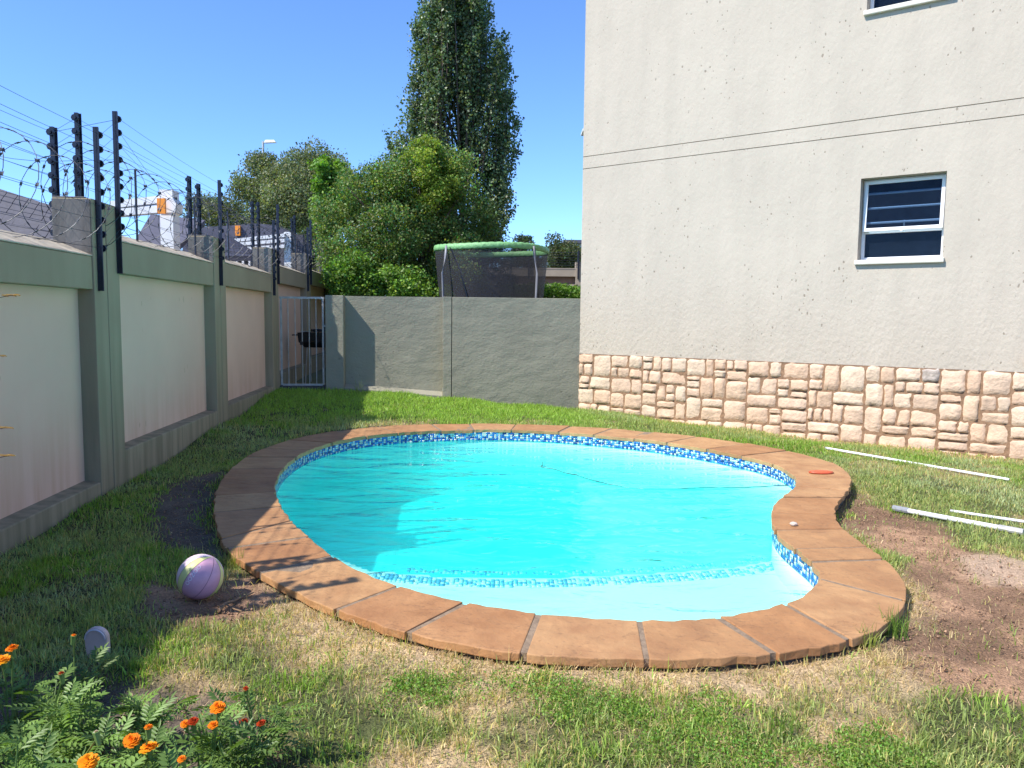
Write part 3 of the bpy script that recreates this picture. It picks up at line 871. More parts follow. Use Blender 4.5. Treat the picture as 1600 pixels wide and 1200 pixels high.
for k, (c1, c2) in enumerate([((.43, .225, .10), (.31, .145, .06)), ((.46, .26, .12), (.33, .165, .075)), ((.40, .20, .085), (.28, .13, .055)), ((.48, .275, .125), (.36, .185, .08)), ((.42, .225, .10), (.31, .155, .07))]):
    M_slab.append(mat('sandstone %d' % k, c1, .62, spec=.35, col2=c2, scale=4, bump=.7, bscale=7, bdist=.03, detail=12))
for m_ in M_slab:       # cleft lines and speckle of riven sandstone
    t = m_.node_tree; L = t.links; N = t.nodes.new; b = t.nodes['Principled BSDF']
    src = b.inputs['Base Color'].links[0].from_socket
    tc_ = N('ShaderNodeTexCoord'); mp_ = N('ShaderNodeMapping'); mp_.inputs['Rotation'].default_value = (0, 0, random.uniform(0, 3)); mp_.inputs['Scale'].default_value = (1, 3.2, 1)
    L.new(tc_.outputs['Object'], mp_.inputs[0])
    nv_ = N('ShaderNodeTexNoise'); nv_.inputs['Scale'].default_value = 2.2; nv_.inputs['Detail'].default_value = 5; nv_.inputs['Roughness'].default_value = .55
    L.new(mp_.outputs[0], nv_.inputs[0])
    a1 = N('ShaderNodeMath'); a1.operation = 'SUBTRACT'; a1.inputs[1].default_value = .56; L.new(nv_.outputs[0], a1.inputs[0])
    a2 = N('ShaderNodeMath'); a2.operation = 'ABSOLUTE'; L.new(a1.outputs[0], a2.inputs[0])
    a3 = N('ShaderNodeMapRange'); a3.inputs[1].default_value = .0; a3.inputs[2].default_value = .007; a3.inputs[3].default_value = .5; a3.inputs[4].default_value = 0
    L.new(a2.outputs[0], a3.inputs[0])
    sp_ = N('ShaderNodeTexNoise'); sp_.inputs['Scale'].default_value = 45; sp_.inputs['Detail'].default_value = 3; L.new(tc_.outputs['Object'], sp_.inputs[0])
    a4 = N('ShaderNodeMapRange'); a4.inputs[1].default_value = .62; a4.inputs[2].default_value = .72; a4.inputs[4].default_value = .35; L.new(sp_.outputs[0], a4.inputs[0])
    a5 = N('ShaderNodeMath'); a5.operation = 'MAXIMUM'; L.new(a3.outputs[0], a5.inputs[0]); L.new(a4.outputs[0], a5.inputs[1])
    mx_s = N('ShaderNodeMix'); mx_s.data_type = 'RGBA'; L.new(a5.outputs[0], mx_s.inputs[0]); L.new(src, mx_s.inputs[6]); mx_s.inputs[7].default_value = (.13, .07, .04, 1)
    L.new(mx_s.outputs[2], b.inputs['Base Color'])
M_grout = mat('coping grout', (.23, .165, .11), .9, var=.25, scale=30, bump=.5, bscale=90)
def arc(P, a, b, n, shrinkA, shrinkB, up):
    """points along closed curve P from index a to b (direction up=+1)"""
    span = (b - a) % 400 if up > 0 else -((a - b) % 400)
    L_ = abs(span)
    out = []
    for i in range(n + 1):
        f = shrinkA + (1 - shrinkA - shrinkB) * i / n
        u = (a + span * f) % 400; j = int(u); g_ = u - j
        out.append(P[j % 400] * (1 - g_) + P[(j + 1) % 400] * g_)
    return out
gap_cm = .010
nslab = len(allj)
for i in range(nslab):
    k1, o1 = allj[i]; k2, o2 = allj[(i + 1) % nslab]
    gi = (k2 - k1) % 400; go = (o2 - o1) % 400
    if go > 300: go = 1; o2 = (o1 + 1) % 400
    Li = gi * IL / 400; Lo = go * OL / 400
    gw = random.choice([.008, .010, .014, .018]) if i % 3 else .02
    n = 7
    A = arc(INP, k1, k2, n, min(.3, gw / Li), min(.3, gw / Li), 1)
    Bq = arc(OUTP, o1, o2, n, min(.3, gw / max(Lo, .02)), min(.3, gw / max(Lo, .02)), 1)
    rows = 5
    th = .042; dz = random.uniform(-.004, .004); tx, ty = random.uniform(-.008, .008), random.uniform(-.008, .008)
    mid = (A[n // 2] + Bq[n // 2]) / 2
    V = []
    for r in range(rows + 1):
        f = r / rows
        for q in range(n + 1):
            p = A[q] * (1 - f) + Bq[q] * f
            if r in (0, rows):
                dr_ = (Bq[q] - A[q]); dr_ = dr_ / np.hypot(*dr_)
                p = p + dr_ * random.uniform(-.009, .009)
            z = CZ + dz + (p[0] - mid[0]) * tx + (p[1] - mid[1]) * ty + random.uniform(-.0016, .0016)
            V.append((p[0], p[1], z))
    W_ = n + 1; nv = len(V)
    F_ = [(r * W_ + q, (r + 1) * W_ + q, (r + 1) * W_ + q + 1, r * W_ + q + 1) for r in range(rows) for q in range(n)]
    rim = [q for q in range(W_)] + [r * W_ + n for r in range(1, rows + 1)] + [rows * W_ + q for q in range(n - 1, -1, -1)] + [r * W_ for r in range(rows - 1, 0, -1)]
    for q in rim:
        x, y, z = V[q]; V.append((x + random.uniform(-.004, .004), y + random.uniform(-.004, .004), z - th))
    nr = len(rim)
    for q in range(nr):
        F_.append((rim[(q + 1) % nr], rim[q], nv + q, nv + (q + 1) % nr))
    F_.append(tuple(nv + q for q in range(nr)))
    o = newmesh('coping_slab', V, F_, random.choice(M_slab), pool)
    bmh = bmesh.new(); bmh.from_mesh(o.data); bmesh.ops.recalc_face_normals(bmh, faces=bmh.faces); bmh.to_mesh(o.data); bmh.free()
    md = o.modifiers.new('bevel', 'BEVEL'); md.width = .005; md.segments = 2; md.limit_method = 'ANGLE'; md.angle_limit = math.radians(50)
# grout bed under and between the slabs
def ring(name, P, zt, Q, zb_, matl):
    pass
def offset(P, d, s=None):
    t = np.roll(P, -2, 0) - np.roll(P, 2, 0); t = t / np.hypot(*t.T)[:, None]
    return P + np.stack([t[:, 1], -t[:, 0]], 1) * d * outer_for.s
def loft(name, rings_, matl, parent, smooth_=False):
    n = len(rings_[0]); V = [tuple(p) for R_ in rings_ for p in R_]
    F_ = []
    for r in range(len(rings_) - 1):
        for q in range(n): F_.append((r * n + q, r * n + (q + 1) % n, (r + 1) * n + (q + 1) % n, (r + 1) * n + q))
    return newmesh(name, V, F_, matl, parent, smooth_)
inb = offset(INP[::2], .012)
# outer ring matched one to one
match = []
prev = None
OM = []
for k in range(0, 400, 2):
    OM.append(OUTP[outer_for(k)])
OM = smooth(np.array(OM), 3)
cen = OM
OMi = INP[::2] + (OM - INP[::2]) * .93
gz_top = CZ - .006
loft('grout', [[(p[0], p[1], .012) for p in inb], [(p[0], p[1], gz_top) for p in inb], [(p[0], p[1], gz_top) for p in INP[::2] + (OM - INP[::2]) * .975], [(p[0], p[1], .006) for p in INP[::2] + (OM - INP[::2]) * .975]], M_grout, pool)
loft('concrete_collar', [[(p[0], p[1], .013) for p in inb], [(p[0], p[1], .008) for p in OMi], [(p[0], p[1], -.35) for p in OMi]], M_concrete, pool)

WZ = -.085          # water level
M_plaster = mat('pool plaster', (.84, .82, .79), .7, var=.035, scale=2.2, bump=.1, bscale=20)
wallr = offset(INP[::2], .016)
loft('pool_side', [[(p[0], p[1], .012) for p in wallr], [(p[0], p[1], -1.6) for p in wallr]], M_plaster, pool, True)
# floor with a shallow shelf on the near side
EDGE = [on_z(x, y, -.28) for x, y in ((430,800),(520,868),(585,893),(680,901),(780,904),(880,903),(980,899),(1080,893),(1160,886),(1215,874),(1250,850),(1300,830))]
ex_, ey_ = np.array([p.x for p in EDGE]), np.array([p.y for p in EDGE])
BND = [on_z(x, y, -.6) for x, y in ((905,690),(908,705),(898,735),(905,765),(925,795),(940,830),(935,870),(930,895))]
by_, bx_ = np.array([p.y for p in BND])[::-1], np.array([p.x for p in BND])[::-1]
fxs = np.arange(INP[:, 0].min() - .1, INP[:, 0].max() + .1, .05); fys = np.arange(INP[:, 1].min() - .1, INP[:, 1].max() + .1, .05)
px_, py_ = np.meshgrid(fxs, fys)
ye = np.interp(px_, ex_, ey_)
dn = py_ - ye
bxx = np.interp(py_, by_, bx_)
deep = -.80 + .24 * sstep(-.12, .16, px_ - bxx + (fbm(px_, py_, 1.5, 3) - .5) * .3)
zz = np.where(dn < 0, -.27, -.27 - .14 * sstep(0, .03, dn) * 1 + 0 * dn)
zz = zz + (deep - zz) * sstep(.26, .42, dn)
i_ = np.arange(px_.size).reshape(px_.shape)
F_ = np.stack([i_[:-1, :-1], i_[:-1, 1:], i_[1:, 1:], i_[1:, :-1]], -1).reshape(-1, 4)
keepm = inpoly(px_.ravel()[F_].mean(1), py_.ravel()[F_].mean(1), [tuple(p) for p in offset(INP[::4], .06)])
npmesh('pool_floor', np.stack([px_.ravel(), py_.ravel(), zz.ravel()], 1), F_[keepm], M_plaster, pool, smooth=True)
# mosaic tiles
TC = np.array([(.012, .05, .22), (.02, .13, .42), (.08, .32, .60), (.56, .60, .57), (.46, .54, .50)])
trng = np.random.default_rng(3)
def key_pattern(i, j):
    """blocky interlocking mosaic: short runs of blue among white"""
    K = ["1101110011011100", "1001010010110101", "1111011110010111", "0101110101111101", "1100010011010011"]
    return K[j % 5][(i + 3 * (j // 5)) % 16] == '1'
def tiles(frames, rows, size, name, up=True, keep=1.0, palette=None):
    """frames: list of (p, along, across, normal) at each tile column"""
    V = []; Fq = []; Cc = []
    for i, (p, al, ac, nn) in enumerate(frames):
        for j in range(rows):
            if random.random() > keep: continue
            on = key_pattern(i, j) if random.random() > .04 else random.random() < .5
            c_ = (TC[trng.choice([0, 1, 1, 1, 2])] if on else TC[trng.choice([3, 4])]) if palette is None else (palette[trng.choice([0, 1])] if on else palette[2])
            c_ = c_ * trng.uniform(.85, 1.1)
            h_ = size * .46
            cpt = p + ac * (j + .5) * size
            b = len(V)
            for sx_, sy_ in ((-1, -1), (1, -1), (1, 1), (-1, 1)): V.append(cpt + al * h_ * sx_ + ac * h_ * sy_ + nn * .004)
            for sx_, sy_ in ((-1, -1), (1, -1), (1, 1), (-1, 1)): V.append(cpt + al * h_ * sx_ + ac * h_ * sy_ - nn * .003)
            for f in ((0, 1, 2, 3), (4, 5, 1, 0), (5, 6, 2, 1), (6, 7, 3, 2), (7, 4, 0, 3)): Fq.append([b + q for q in f])
            Cc += [c_] * 8
    o = npmesh(name, np.array([tuple(v) for v in V]), Fq, M_tile, pool, col=np.array(Cc))
    o['kind'] = 'stuff'
    return o
M_tile = mat('glass mosaic', (.1, .1, .1), .15, vcol=True, var=.1, scale=200, spec=.5)
ts = .026
nt_ = int(IL / ts)
TP, _ = resample(offset(INP, .010), nt_)
fr = []
for i in range(nt_):
    a, b = TP[i], TP[(i + 1) % nt_]
    al = Vector((b[0] - a[0], b[1] - a[1], 0)).normalized()
    nn = Vector((al.y, -al.x, 0)) * -outer_for.s
    fr.append((Vector((a[0], a[1], .010)), al, Vector((0, 0, -1)), nn))
tiles(fr, 4, ts, 'tile_band')
def step_tiles(pxs, z, rows, keep):
    P = np.array([on_z(x, y, z)[:2] for x, y in pxs])
    d = np.hypot(*np.diff(P, axis=0).T); s = np.concatenate([[0], np.cumsum(d)]); n = int(s[-1] / .03)
    u = np.linspace(0, s[-1], n); Q = np.stack([np.interp(u, s, P[:, 0]), np.interp(u, s, P[:, 1])], 1)
    f_ = []
    for i in range(n - 1):
        al = Vector((Q[i + 1][0] - Q[i][0], Q[i + 1][1] - Q[i][1], 0)).normalized()
        f_.append((Vector((Q[i][0], Q[i][1], z)), al, Vector((0, -1, 0)), Vector((0, 0, 1))))
    tiles(f_, rows, .029, 'step_tiles', keep=keep, palette=np.array([(.12, .34, .62), (.25, .52, .74), (.74, .78, .78)]))
step_tiles([(588,895),(680,903),(780,906),(880,905),(980,901),(1080,895),(1160,888),(1215,877)], -.266, 5, .8)
step_tiles([(640,888),(760,893),(880,892),(1000,888),(1100,881),(1190,872)], -.405, 3, .6)

# water
M_water = bpy.data.materials.new('pool water'); M_water.use_nodes = True
t = M_water.node_tree; t.nodes.clear(); L = t.links; N = t.nodes.new
out = N('ShaderNodeOutputMaterial'); tr = N('ShaderNodeBsdfTransparent'); gl = N('ShaderNodeBsdfGlossy'); gl.inputs['Roughness'].default_value = .04
fr_ = N('ShaderNodeFresnel'); fr_.inputs[0].default_value = 1.19
mx = N('ShaderNodeMixShader')
tc = N('ShaderNodeTexCoord'); mp = N('ShaderNodeMapping'); mp.inputs['Scale'].default_value = (.7, 1.5, 1)
n1_ = N('ShaderNodeTexNoise'); n1_.inputs['Scale'].default_value = 2.2; n1_.inputs['Detail'].default_value = 4; n1_.inputs['Distortion'].default_value = .6
L.new(tc.outputs['Object'], mp.inputs[0]); L.new(mp.outputs[0], n1_.inputs[0])
bp = N('ShaderNodeBump'); bp.inputs['Strength'].default_value = .8; bp.inputs['Distance'].default_value = .08
L.new(n1_.outputs[0], bp.inputs['Height']); L.new(bp.outputs[0], gl.inputs['Normal']); L.new(bp.outputs[0], fr_.inputs['Normal'])
L.new(fr_.outputs[0], mx.inputs[0]); L.new(tr.outputs[0], mx.inputs[1]); L.new(gl.outputs[0], mx.inputs[2]); L.new(mx.outputs[0], out.inputs['Surface'])
va = N('ShaderNodeVolumeAbsorption'); va.inputs['Color'].default_value = (0.0, .985, .978, 1); va.inputs['Density'].default_value = 1.35
vs_ = N('ShaderNodeVolumeScatter'); vs_.inputs['Color'].default_value = (.35, 1, 1, 1); vs_.inputs['Density'].default_value = .22; vs_.inputs['Anisotropy'].default_value = .3
ad = N('ShaderNodeAddShader'); L.new(va.outputs[0], ad.inputs[0]); L.new(vs_.outputs[0], ad.inputs[1])
L.new(ad.outputs[0], out.inputs['Volume'])
wr = offset(INP[::2], .03)
n = len(wr)
V = [(p[0], p[1], WZ) for p in wr] + [(p[0], p[1], -1.5) for p in wr]
F_ = [tuple(range(n)), tuple(reversed(range(n, 2 * n)))] + [(n + q, n + (q + 1) % n, (q + 1) % n, q) for q in range(n)]
wat = newmesh('water', V, F_, M_water)
bmh = bmesh.new(); bmh.from_mesh(wat.data); bmesh.ops.recalc_face_normals(bmh, faces=bmh.faces); bmh.to_mesh(wat.data); bmh.free()
tag(wat, kind='structure')

# floating cord and bits
M_cord = mat('dark cord', (.03, .10, .12), .5, var=.2)
def wz(px, py, dz=.003): return on_z(px, py, WZ + dz)
pts = [wz(*p) for p in ((848,722),(846,730),(866,733),(884,739),(900,742),(918,748),(945,755),(975,761),(1005,764),(1050,764),(1100,762),(1150,762),(1200,760),(1240,757))]
q = []
for a, b in zip(pts[:-1], pts[1:]):
    for k in range(4): q.append(a.lerp(b, k / 4) + Vector((0, random.uniform(-.01, .01), 0)))
m = MB(); m.tube(q, .0045, 5)
tag(m.build('cord', M_cord), 'thin dark cord floating across the turquoise water to the right edge', 'cord')
bits = MB()
for _ in range(70):
    x, y = random.uniform(650, 1180), random.uniform(690, 870)
    p = wz(x, y, .002); L_ = random.uniform(.03, .14); a = random.uniform(-.5, .5)
    bits.tube([p, p + Vector((math.cos(a) * L_ / 2, math.sin(a) * L_ / 2, .001)), p + Vector((math.cos(a + .4) * L_, math.sin(a + .4) * L_, 0))], .0016, 3)
o = bits.build('floating_grass_clippings', mat('clippings', (.12, .16, .06), .8, var=.3)); o['kind'] = 'stuff'

# ---------------------------------------------------------------- ball
gp = g_at(314, 934)
bc = Vector((gp.x, gp.y, float(gz(gp.x, gp.y)) + .116))
ball = thing('ball', 'pink and yellow rubber ball with pale lettering beside the pool coping', 'ball', bc)
axis = (IR * .50 + IU * .80 + FWD * .10).normalized()       # panels run from lower left to upper right
bx0 = (-FWD - axis * (-FWD).dot(axis)).normalized(); by0 = axis.cross(bx0).normalized()
def sph(lon, lat, r=.118): return (bx0 * math.cos(lon) + by0 * math.sin(lon)) * (math.cos(lat) * r) + axis * (math.sin(lat) * r)
M_pink = mat('pink rubber', (.62, .34, .45), .42, var=.06, scale=30, bump=.15, bscale=400, bdist=.002)
M_yel = mat('yellow rubber', (.66, .66, .26), .42, var=.06, scale=30, bump=.15, bscale=400, bdist=.002)
M_pink_lit = mat('overexposed pink rubber', (.76, .60, .66), .42, var=.05, scale=30, bump=.15, bscale=400, bdist=.002)  # pink with the sun's overexposure put into its colour
M_seam = mat('ball seam', (.25, .12, .18), .6, var=.1)
M_let = mat('ball lettering', (.80, .76, .80), .5, var=.05)
V = []; n = 24
m = MB()
vs = [sph(2 * math.pi * i / 32, -math.pi / 2 + math.pi * j / 16, .1165) for j in range(17) for i in range(32)]
m.poly(vs, [(j * 32 + i, j * 32 + (i + 1) % 32, (j + 1) * 32 + (i + 1) % 32, (j + 1) * 32 + i) for j in range(16) for i in range(32)])
m.build('core', M_seam, ball, smooth=True)
pan = [(-.30, .60, M_pink), (.60, 1.25, M_pink), (-.72, -.30, M_yel), (-1.9, -.72, M_pink_lit), (1.25, 1.7, M_yel), (1.7, 2.9, M_pink_lit), (2.9, 4.383, M_pink)]
for a, b, mt in pan:
    vs = []; nl, nm = 10, 22
    for j in range(nm + 1):
        lat = -math.pi / 2 + math.pi * j / nm
        for i in range(nl + 1):
            g_ = .012 / max(.25, math.cos(lat))
            vs.append(sph(a + g_ + (b - a - 2 * g_) * i / nl, lat, .118))
    m = MB(); m.poly(vs, [(j * (nl + 1) + i, j * (nl + 1) + i + 1, (j + 1) * (nl + 1) + i + 1, (j + 1) * (nl + 1) + i) for j in range(nm) for i in range(nl)])
    m.build('panel', mt, ball, smooth=True)
cu = bpy.data.curves.new('t', 'FONT'); cu.body = 'OOZOO'; cu.size = 1; cu.align_x = 'CENTER'; cu.resolution_u = 3
to = bpy.data.objects.new('t', cu); C.objects.link(to)
bpy.context.view_layer.update()
me = to.to_mesh()
vs = []
for v in me.vertices:
    x, y = v.co.x * .030, (v.co.y - .35) * .030
    vs.append(sph(-.13 - y / .118, .18 + x / .118, .1188))
m = MB(); m.poly(vs, [tuple(p.vertices) for p in me.polygons])
to.to_mesh_clear(); bpy.data.objects.remove(to)
m.build('lettering', M_let, ball)

# ---------------------------------------------------------------- pole pieces on the lawn, red lid, pale sole
M_alu = mat('white tube', (.78, .78, .80), .35, var=.06, scale=10)
def gl_(px, py, h=.03):
    p = g_at(px, py); p.z = float(gz(p.x, p.y)) + h; return p
def lawn_pipe(a, b, r, label, cap=None):
    t_ = thing('pole', label, 'pole')
    A, B_ = gl_(*a), gl_(*b)
    m = MB(); m.tube([A, A.lerp(B_, .5), B_], r, 10); m.build('tube', M_alu, t_, smooth=False)
    if cap:
        d_ = (B_ - A).normalized()
        m = MB(); m.tube([A - d_ * .02, A + d_ * .10], r + .006, 10); m.build('grip', mat('grey grip', (.25, .26, .28), .5, var=.2), t_)
        m = MB(); m.tube([B_ - d_ * .14, B_ + d_ * .02], r + .006, 10); m.build('end_collar', M_black if cap == 2 else M_galv, t_)
    else:
        m = MB(); m.tube([A - (B_ - A).normalized() * .012, A + (B_ - A).normalized() * .01], r + .002, 10); m.build('end_cap', M_galv, t_)
lawn_pipe((1291, 704), (1577, 754), .014, 'long white pole lying on grass closest to the stone plinth')
lawn_pipe((1399, 800), (1594, 837), .019, 'thick white pole with grey ends on grass beside bare soil', 1)
lawn_pipe((1487, 804), (1640, 827), .011, 'thin white pole on the grass just behind the thick pole')
p = on_z(1283, 739, CZ + .004)
m = MB()
n = 16
ringsv = []
for r_, z_ in ((.10, 0), (.105, .008), (.095, .018), (.05, .024)):
    ringsv.append([p + Vector((math.cos(a_ * 2 * math.pi / n) * r_ * 1.15, math.sin(a_ * 2 * math.pi / n) * r_ * .55, z_)) for a_ in range(n)])
vs = [v for r_ in ringsv for v in r_]
fs = [(r_ * n + i, r_ * n + (i + 1) % n, (r_ + 1) * n + (i + 1) % n, (r_ + 1) * n + i) for r_ in range(3) for i in range(n)] + [tuple(3 * n + i for i in range(n)), tuple(reversed(range(n)))]
m.poly(vs, fs)
tag(m.build('lid', mat('red plastic', (.55, .10, .04), .45, var=.15), smooth=True), 'small flat red plastic lid on the stone coping by the lawn', 'lid')
p = on_z(1240, 821, CZ + .004)
m = MB(); bmh = bmesh.new(); bmesh.ops.create_icosphere(bmh, subdivisions=2, radius=.022)
for v in bmh.verts: v.co = Vector((v.co.x * 1.3, v.co.y, v.co.z * .6)) + Vector((random.uniform(-.002, .002),) * 3)
me = bpy.data.meshes.new('pebble'); bmh.to_mesh(me); bmh.free(); me.materials.append(mat('pebble', (.5, .42, .35), .8, var=.2))
o = bpy.data.objects.new('pebble', me); C.objects.link(o); o.location = p + Vector((0, 0, .012)); tag(o, 'small pale pebble on the coping where the pool narrows', 'pebble')

# upright pale sole / slab in the shaded grass
gp = g_at(155, 1024)
m = MB(); outl = []
for k in range(15):
    a_ = math.pi * k / 14
    outl.append((math.cos(a_) * .050, .095 + math.sin(a_) * .050))
outl = [(.050, -.03)] + outl + [(-.045, -.03)]
yy = 0; nn_ = len(outl)
base = gp + Vector((0, 0, -.01))
fr1 = [base + IR * x + Vector((0, -.02 - .06 * z, z)) for x, z in outl]; bk = [v + Vector((0, .03, 0)) for v in fr1]
m.poly(fr1 + bk, [tuple(reversed(range(nn_))), tuple(range(nn_, 2 * nn_))] + [(i, (i + 1) % nn_, nn_ + (i + 1) % nn_, nn_ + i) for i in range(nn_)])
sl = thing('shoe_sole', 'pale rounded plastic shoe sole standing upright in the shaded grass', 'shoe')
m.build('sole', mat('pale plastic', (.62, .46, .42), .5, var=.1, scale=20), sl, bevel=.006)
m = MB(); m.tube([base + IR * (x * .86) + Vector((0, -.024 - .06 * z, .095 + (z - .095) * .86 if z > .07 else z + .02)) for x, z in outl[1:-1]], .0035, 5); m.build('rim', mat('pale rim', (.55, .5, .54), .5, var=.1), sl)

# twig by the ball
m = MB()
tp = [gl_(x, y, .015) for x, y in ((342, 958), (352, 948), (366, 943), (382, 936), (396, 930))]
m.tube(tp, .009, 6, r2=.004); m.tube([tp[1], gl_(366, 955, .012), gl_(378, 958, .01)], .004, 5)
tag(m.build('twig', mat('bark', (.22, .14, .08), .9, var=.3, scale=40, bump=.5, bscale=100)), 'short brown twig on the bare soil next to the ball', 'twig')

# ---------------------------------------------------------------- leaves and trees
def leaf_cloud(name, P, size, colr, matl, parent, aspect=1.6, droop=0.0, updir=None):
    """diamond leaves folded along the midrib; P (n,3) positions, size scalar or (n,), colr (n,3)"""
    n = len(P)
    a = rng.normal(size=(n, 3)); a[:, 2] -= droop
    a /= np.linalg.norm(a, axis=1)[:, None]
    b = np.cross(a, rng.normal(size=(n, 3))); b /= np.linalg.norm(b, axis=1)[:, None]
    c_ = np.cross(a, b)
    s = (np.ones(n) * size * rng.uniform(.7, 1.3, n))[:, None]
    V = np.stack([P - a * s * .5, P + b * s * .5 / aspect + c_ * s * .08, P + a * s * .5, P - b * s * .5 / aspect + c_ * s * .08], 1).reshape(-1, 3)
    i = np.arange(n) * 4
    F_ = np.concatenate([np.stack([i, i + 1, i + 2], 1), np.stack([i, i + 2, i + 3], 1)])
    return npmesh(name, V, F_, matl, parent, col=np.repeat(colr, 4, axis=0))

M_leaf_g = leafmat('glossy leaf', gloss=.6, trans=.3, rough=.42)
M_leaf = leafmat('leaf', gloss=.4, trans=.4, rough=.5)
M_bark = mat('tree bark', (.10, .075, .055), .95, var=.3, scale=8, bump=.8, bscale=15, bdist=.03, stretch=(1, 1, .3))

def clump_points(centers, radii, n, squash=.8, shell=.55):
    centers = np.array(centers); radii = np.array(radii, float)
    w = radii ** 2; w /= w.sum()
    k = rng.choice(len(centers), n, p=w)
    d = rng.normal(size=(n, 3)); d /= np.linalg.norm(d, axis=1)[:, None]
    r = radii[k] * (shell + (1 - shell) * rng.random(n) ** .6) * (1 + .18 * rng.normal(size=n))
    d = d * r[:, None]; d[:, 2] *= squash
    return centers[k] + d, k

def leafcol(n, base, var=.25, hue=.15, k=None):
    v = 1 + var * rng.normal(size=n)
    v = np.clip(v, .4, 1.9)
    c_ = np.array(base)[None, :] * v[:, None]
    c_[:, 0] *= 1 + hue * rng.normal(size=n)
    return np.clip(c_, .004, .5)

def trunk(parent, base, top, r, limbs):
    m = MB()
    pts = [Vector(base).lerp(Vector(top), f) + Vector((random.uniform(-.08, .08) * f, random.uniform(-.08, .08) * f, 0)) for f in (0, .25, .5, .75, 1)]
    m.tube(pts, r, 9, r2=r * .35)
    m.build('trunk', M_bark, parent, smooth=True)
    m = MB()
    for c_ in limbs:
        f = random.uniform(.25, .8); a = Vector(base).lerp(Vector(top), f); b = Vector(c_)
        mid = a.lerp(b, .5) + Vector((0, 0, .15))
        m.tube([a, mid, b], r * .32, 6, r2=r * .08)
    o = m.build('limbs', M_bark, parent, smooth=True)

def bushy_tree(name, label, cat, Y, outl_px, n_cl, cl_r, n_leaf, size, base, ground_z=.2, group=None, depth=None, matl=None, var=.25, hue=.15, shell=.5, trunk_r=.15, gaps=0.0, filt=None):
    """outl_px: crown outline in the plane at distance Y, given real depth by spreading clumps around that plane"""
    Pw = [on_y(x, y, Y) for x, y in outl_px]
    poly = [(p.x, p.z) for p in Pw]
    xa, xb = min(p[0] for p in poly), max(p[0] for p in poly); za, zb = min(p[1] for p in poly), max(p[1] for p in poly)
    D = depth or (xb - xa) * .5
    cl = []; tries = 0
    while len(cl) < n_cl and tries < 20000:
        tries += 1
        x, z = random.uniform(xa, xb), random.uniform(za, zb)
        r = cl_r * random.uniform(.6, 1.25)
        ds = float(sdist(np.array([x]), np.array([z]), poly)[0])
        if ds > -r * .25: continue
        e = min(1, -ds / (min(xb - xa, zb - za) * .5))
        y = Y + random.uniform(-1, 1) * D * math.sqrt(max(.05, 1 - (1 - e) ** 2))
        if filt and not filt(x, z): continue
        cl.append((x, y, z, r))
    root = thing(name, label, cat, (0, 0, 0), group)
    cx = (xa + xb) / 2
    trunk(root, (cx, Y, ground_z - .3), (cx, Y, za + (zb - za) * .7), trunk_r, [c_[:3] for c_ in random.sample(cl, min(12, len(cl)))])
    P, k = clump_points([c_[:3] for c_ in cl], [c_[3] for c_ in cl], n_leaf, shell=shell)
    cv = rng.uniform(.75, 1.25, len(cl))[k]
    colr = leafcol(n_leaf, base, var, hue) * cv[:, None]
    leaf_cloud('crown', P, size, colr, matl or M_leaf, root)
    return root

# tall poplar: bundled upright plumes
def poplar():
    Y = 25.0
    root = thing('poplar_tree', 'tall dark upright poplar rising behind the round bushy tree', 'tree')
    left = [(0, 668), (60, 645), (100, 637), (150, 632), (200, 614), (250, 612), (300, 632), (380, 660), (460, 690)]
    right = [(0, 788), (60, 795), (100, 800), (200, 810), (240, 812), (300, 806), (360, 800), (380, 790), (460, 760)]
    ly, lx = zip(*left); ry, rx = zip(*right)
    pts = []; cvs = []
    cx = on_y(722, 300, Y).x
    stems = MB()
    sc = 25.0 / 1200
    for q in range(66):
        f = random.uniform(-1, 1)
        y_top = random.choice([-75, -45, -15, 10]) + (abs(f) ** 1.5) * random.uniform(90, 370) + (25 if f < -.5 else 0)
        y_bot = min(450, y_top + random.uniform(170, 330)) if q > 12 else 450
        yoff = random.uniform(-1.4, 1.4) * math.sqrt(max(.05, 1 - f * f))
        axis_pts = []
        for t_ in range(9):
            u = t_ / 8; yy_ = y_bot + (y_top - y_bot) * u
            yc_ = max(0, yy_)
            l_ = np.interp(yc_, ly, lx); r_ = np.interp(yc_, ry, rx)
            taper = 1 if yy_ > 0 else max(.45, 1 + yy_ / 190)
            mid = (l_ + r_) / 2; hw = (r_ - l_) / 2 * taper
            px_q = mid + hw * f * (.66 + .34 * u ** .8) + 3 * math.sin(q + u * 5) - 8
            axis_pts.append(Vector(((px_q - 800) * sc, Y + yoff * (.4 + .6 * u), 1.5 + (497 - yy_) * sc)))
        stems.tube(axis_pts, .035, 5, r2=.006)
        nsp = int((y_bot - y_top) / 6.5)
        br_ = random.uniform(.7, 1.3)
        for k in range(nsp):
            u = random.random() ** .85
            i0 = min(7, int(u * 8)); p0 = axis_pts[i0].lerp(axis_pts[i0 + 1], u * 8 - i0)
            az = random.uniform(0, 6.28); Ls = random.uniform(.3, 1.15) * (1 - .72 * u)  + .12
            d_ = Vector((math.cos(az) * .7, math.sin(az) * .7, 1)).normalized()
            n = 38
            w_ = rng.random(n); sp_ = .055 + .05 * (1 - w_)
            o_ = np.array(p0)[None, :] + np.array(d_)[None, :] * (w_ * Ls)[:, None] + rng.normal(size=(n, 3)) * sp_[:, None]
            pts.append(o_); cvs.append(np.full(n, br_ * random.uniform(.75, 1.25)))
    stems.build('branches', M_bark, root)
    P = np.concatenate(pts); cv = np.concatenate(cvs)
    colr = leafcol(len(P), (.12, .175, .075), .3, .18) * cv[:, None]
    leaf_cloud('crown', P, .088, colr, M_leaf_g, root, aspect=1.3, droop=.3)
    trunk(root, (cx, Y + .5, 0), (cx, Y + .5, 10), .17, [tuple(P[i]) for i in rng.integers(0, len(P), 26)])
poplar()

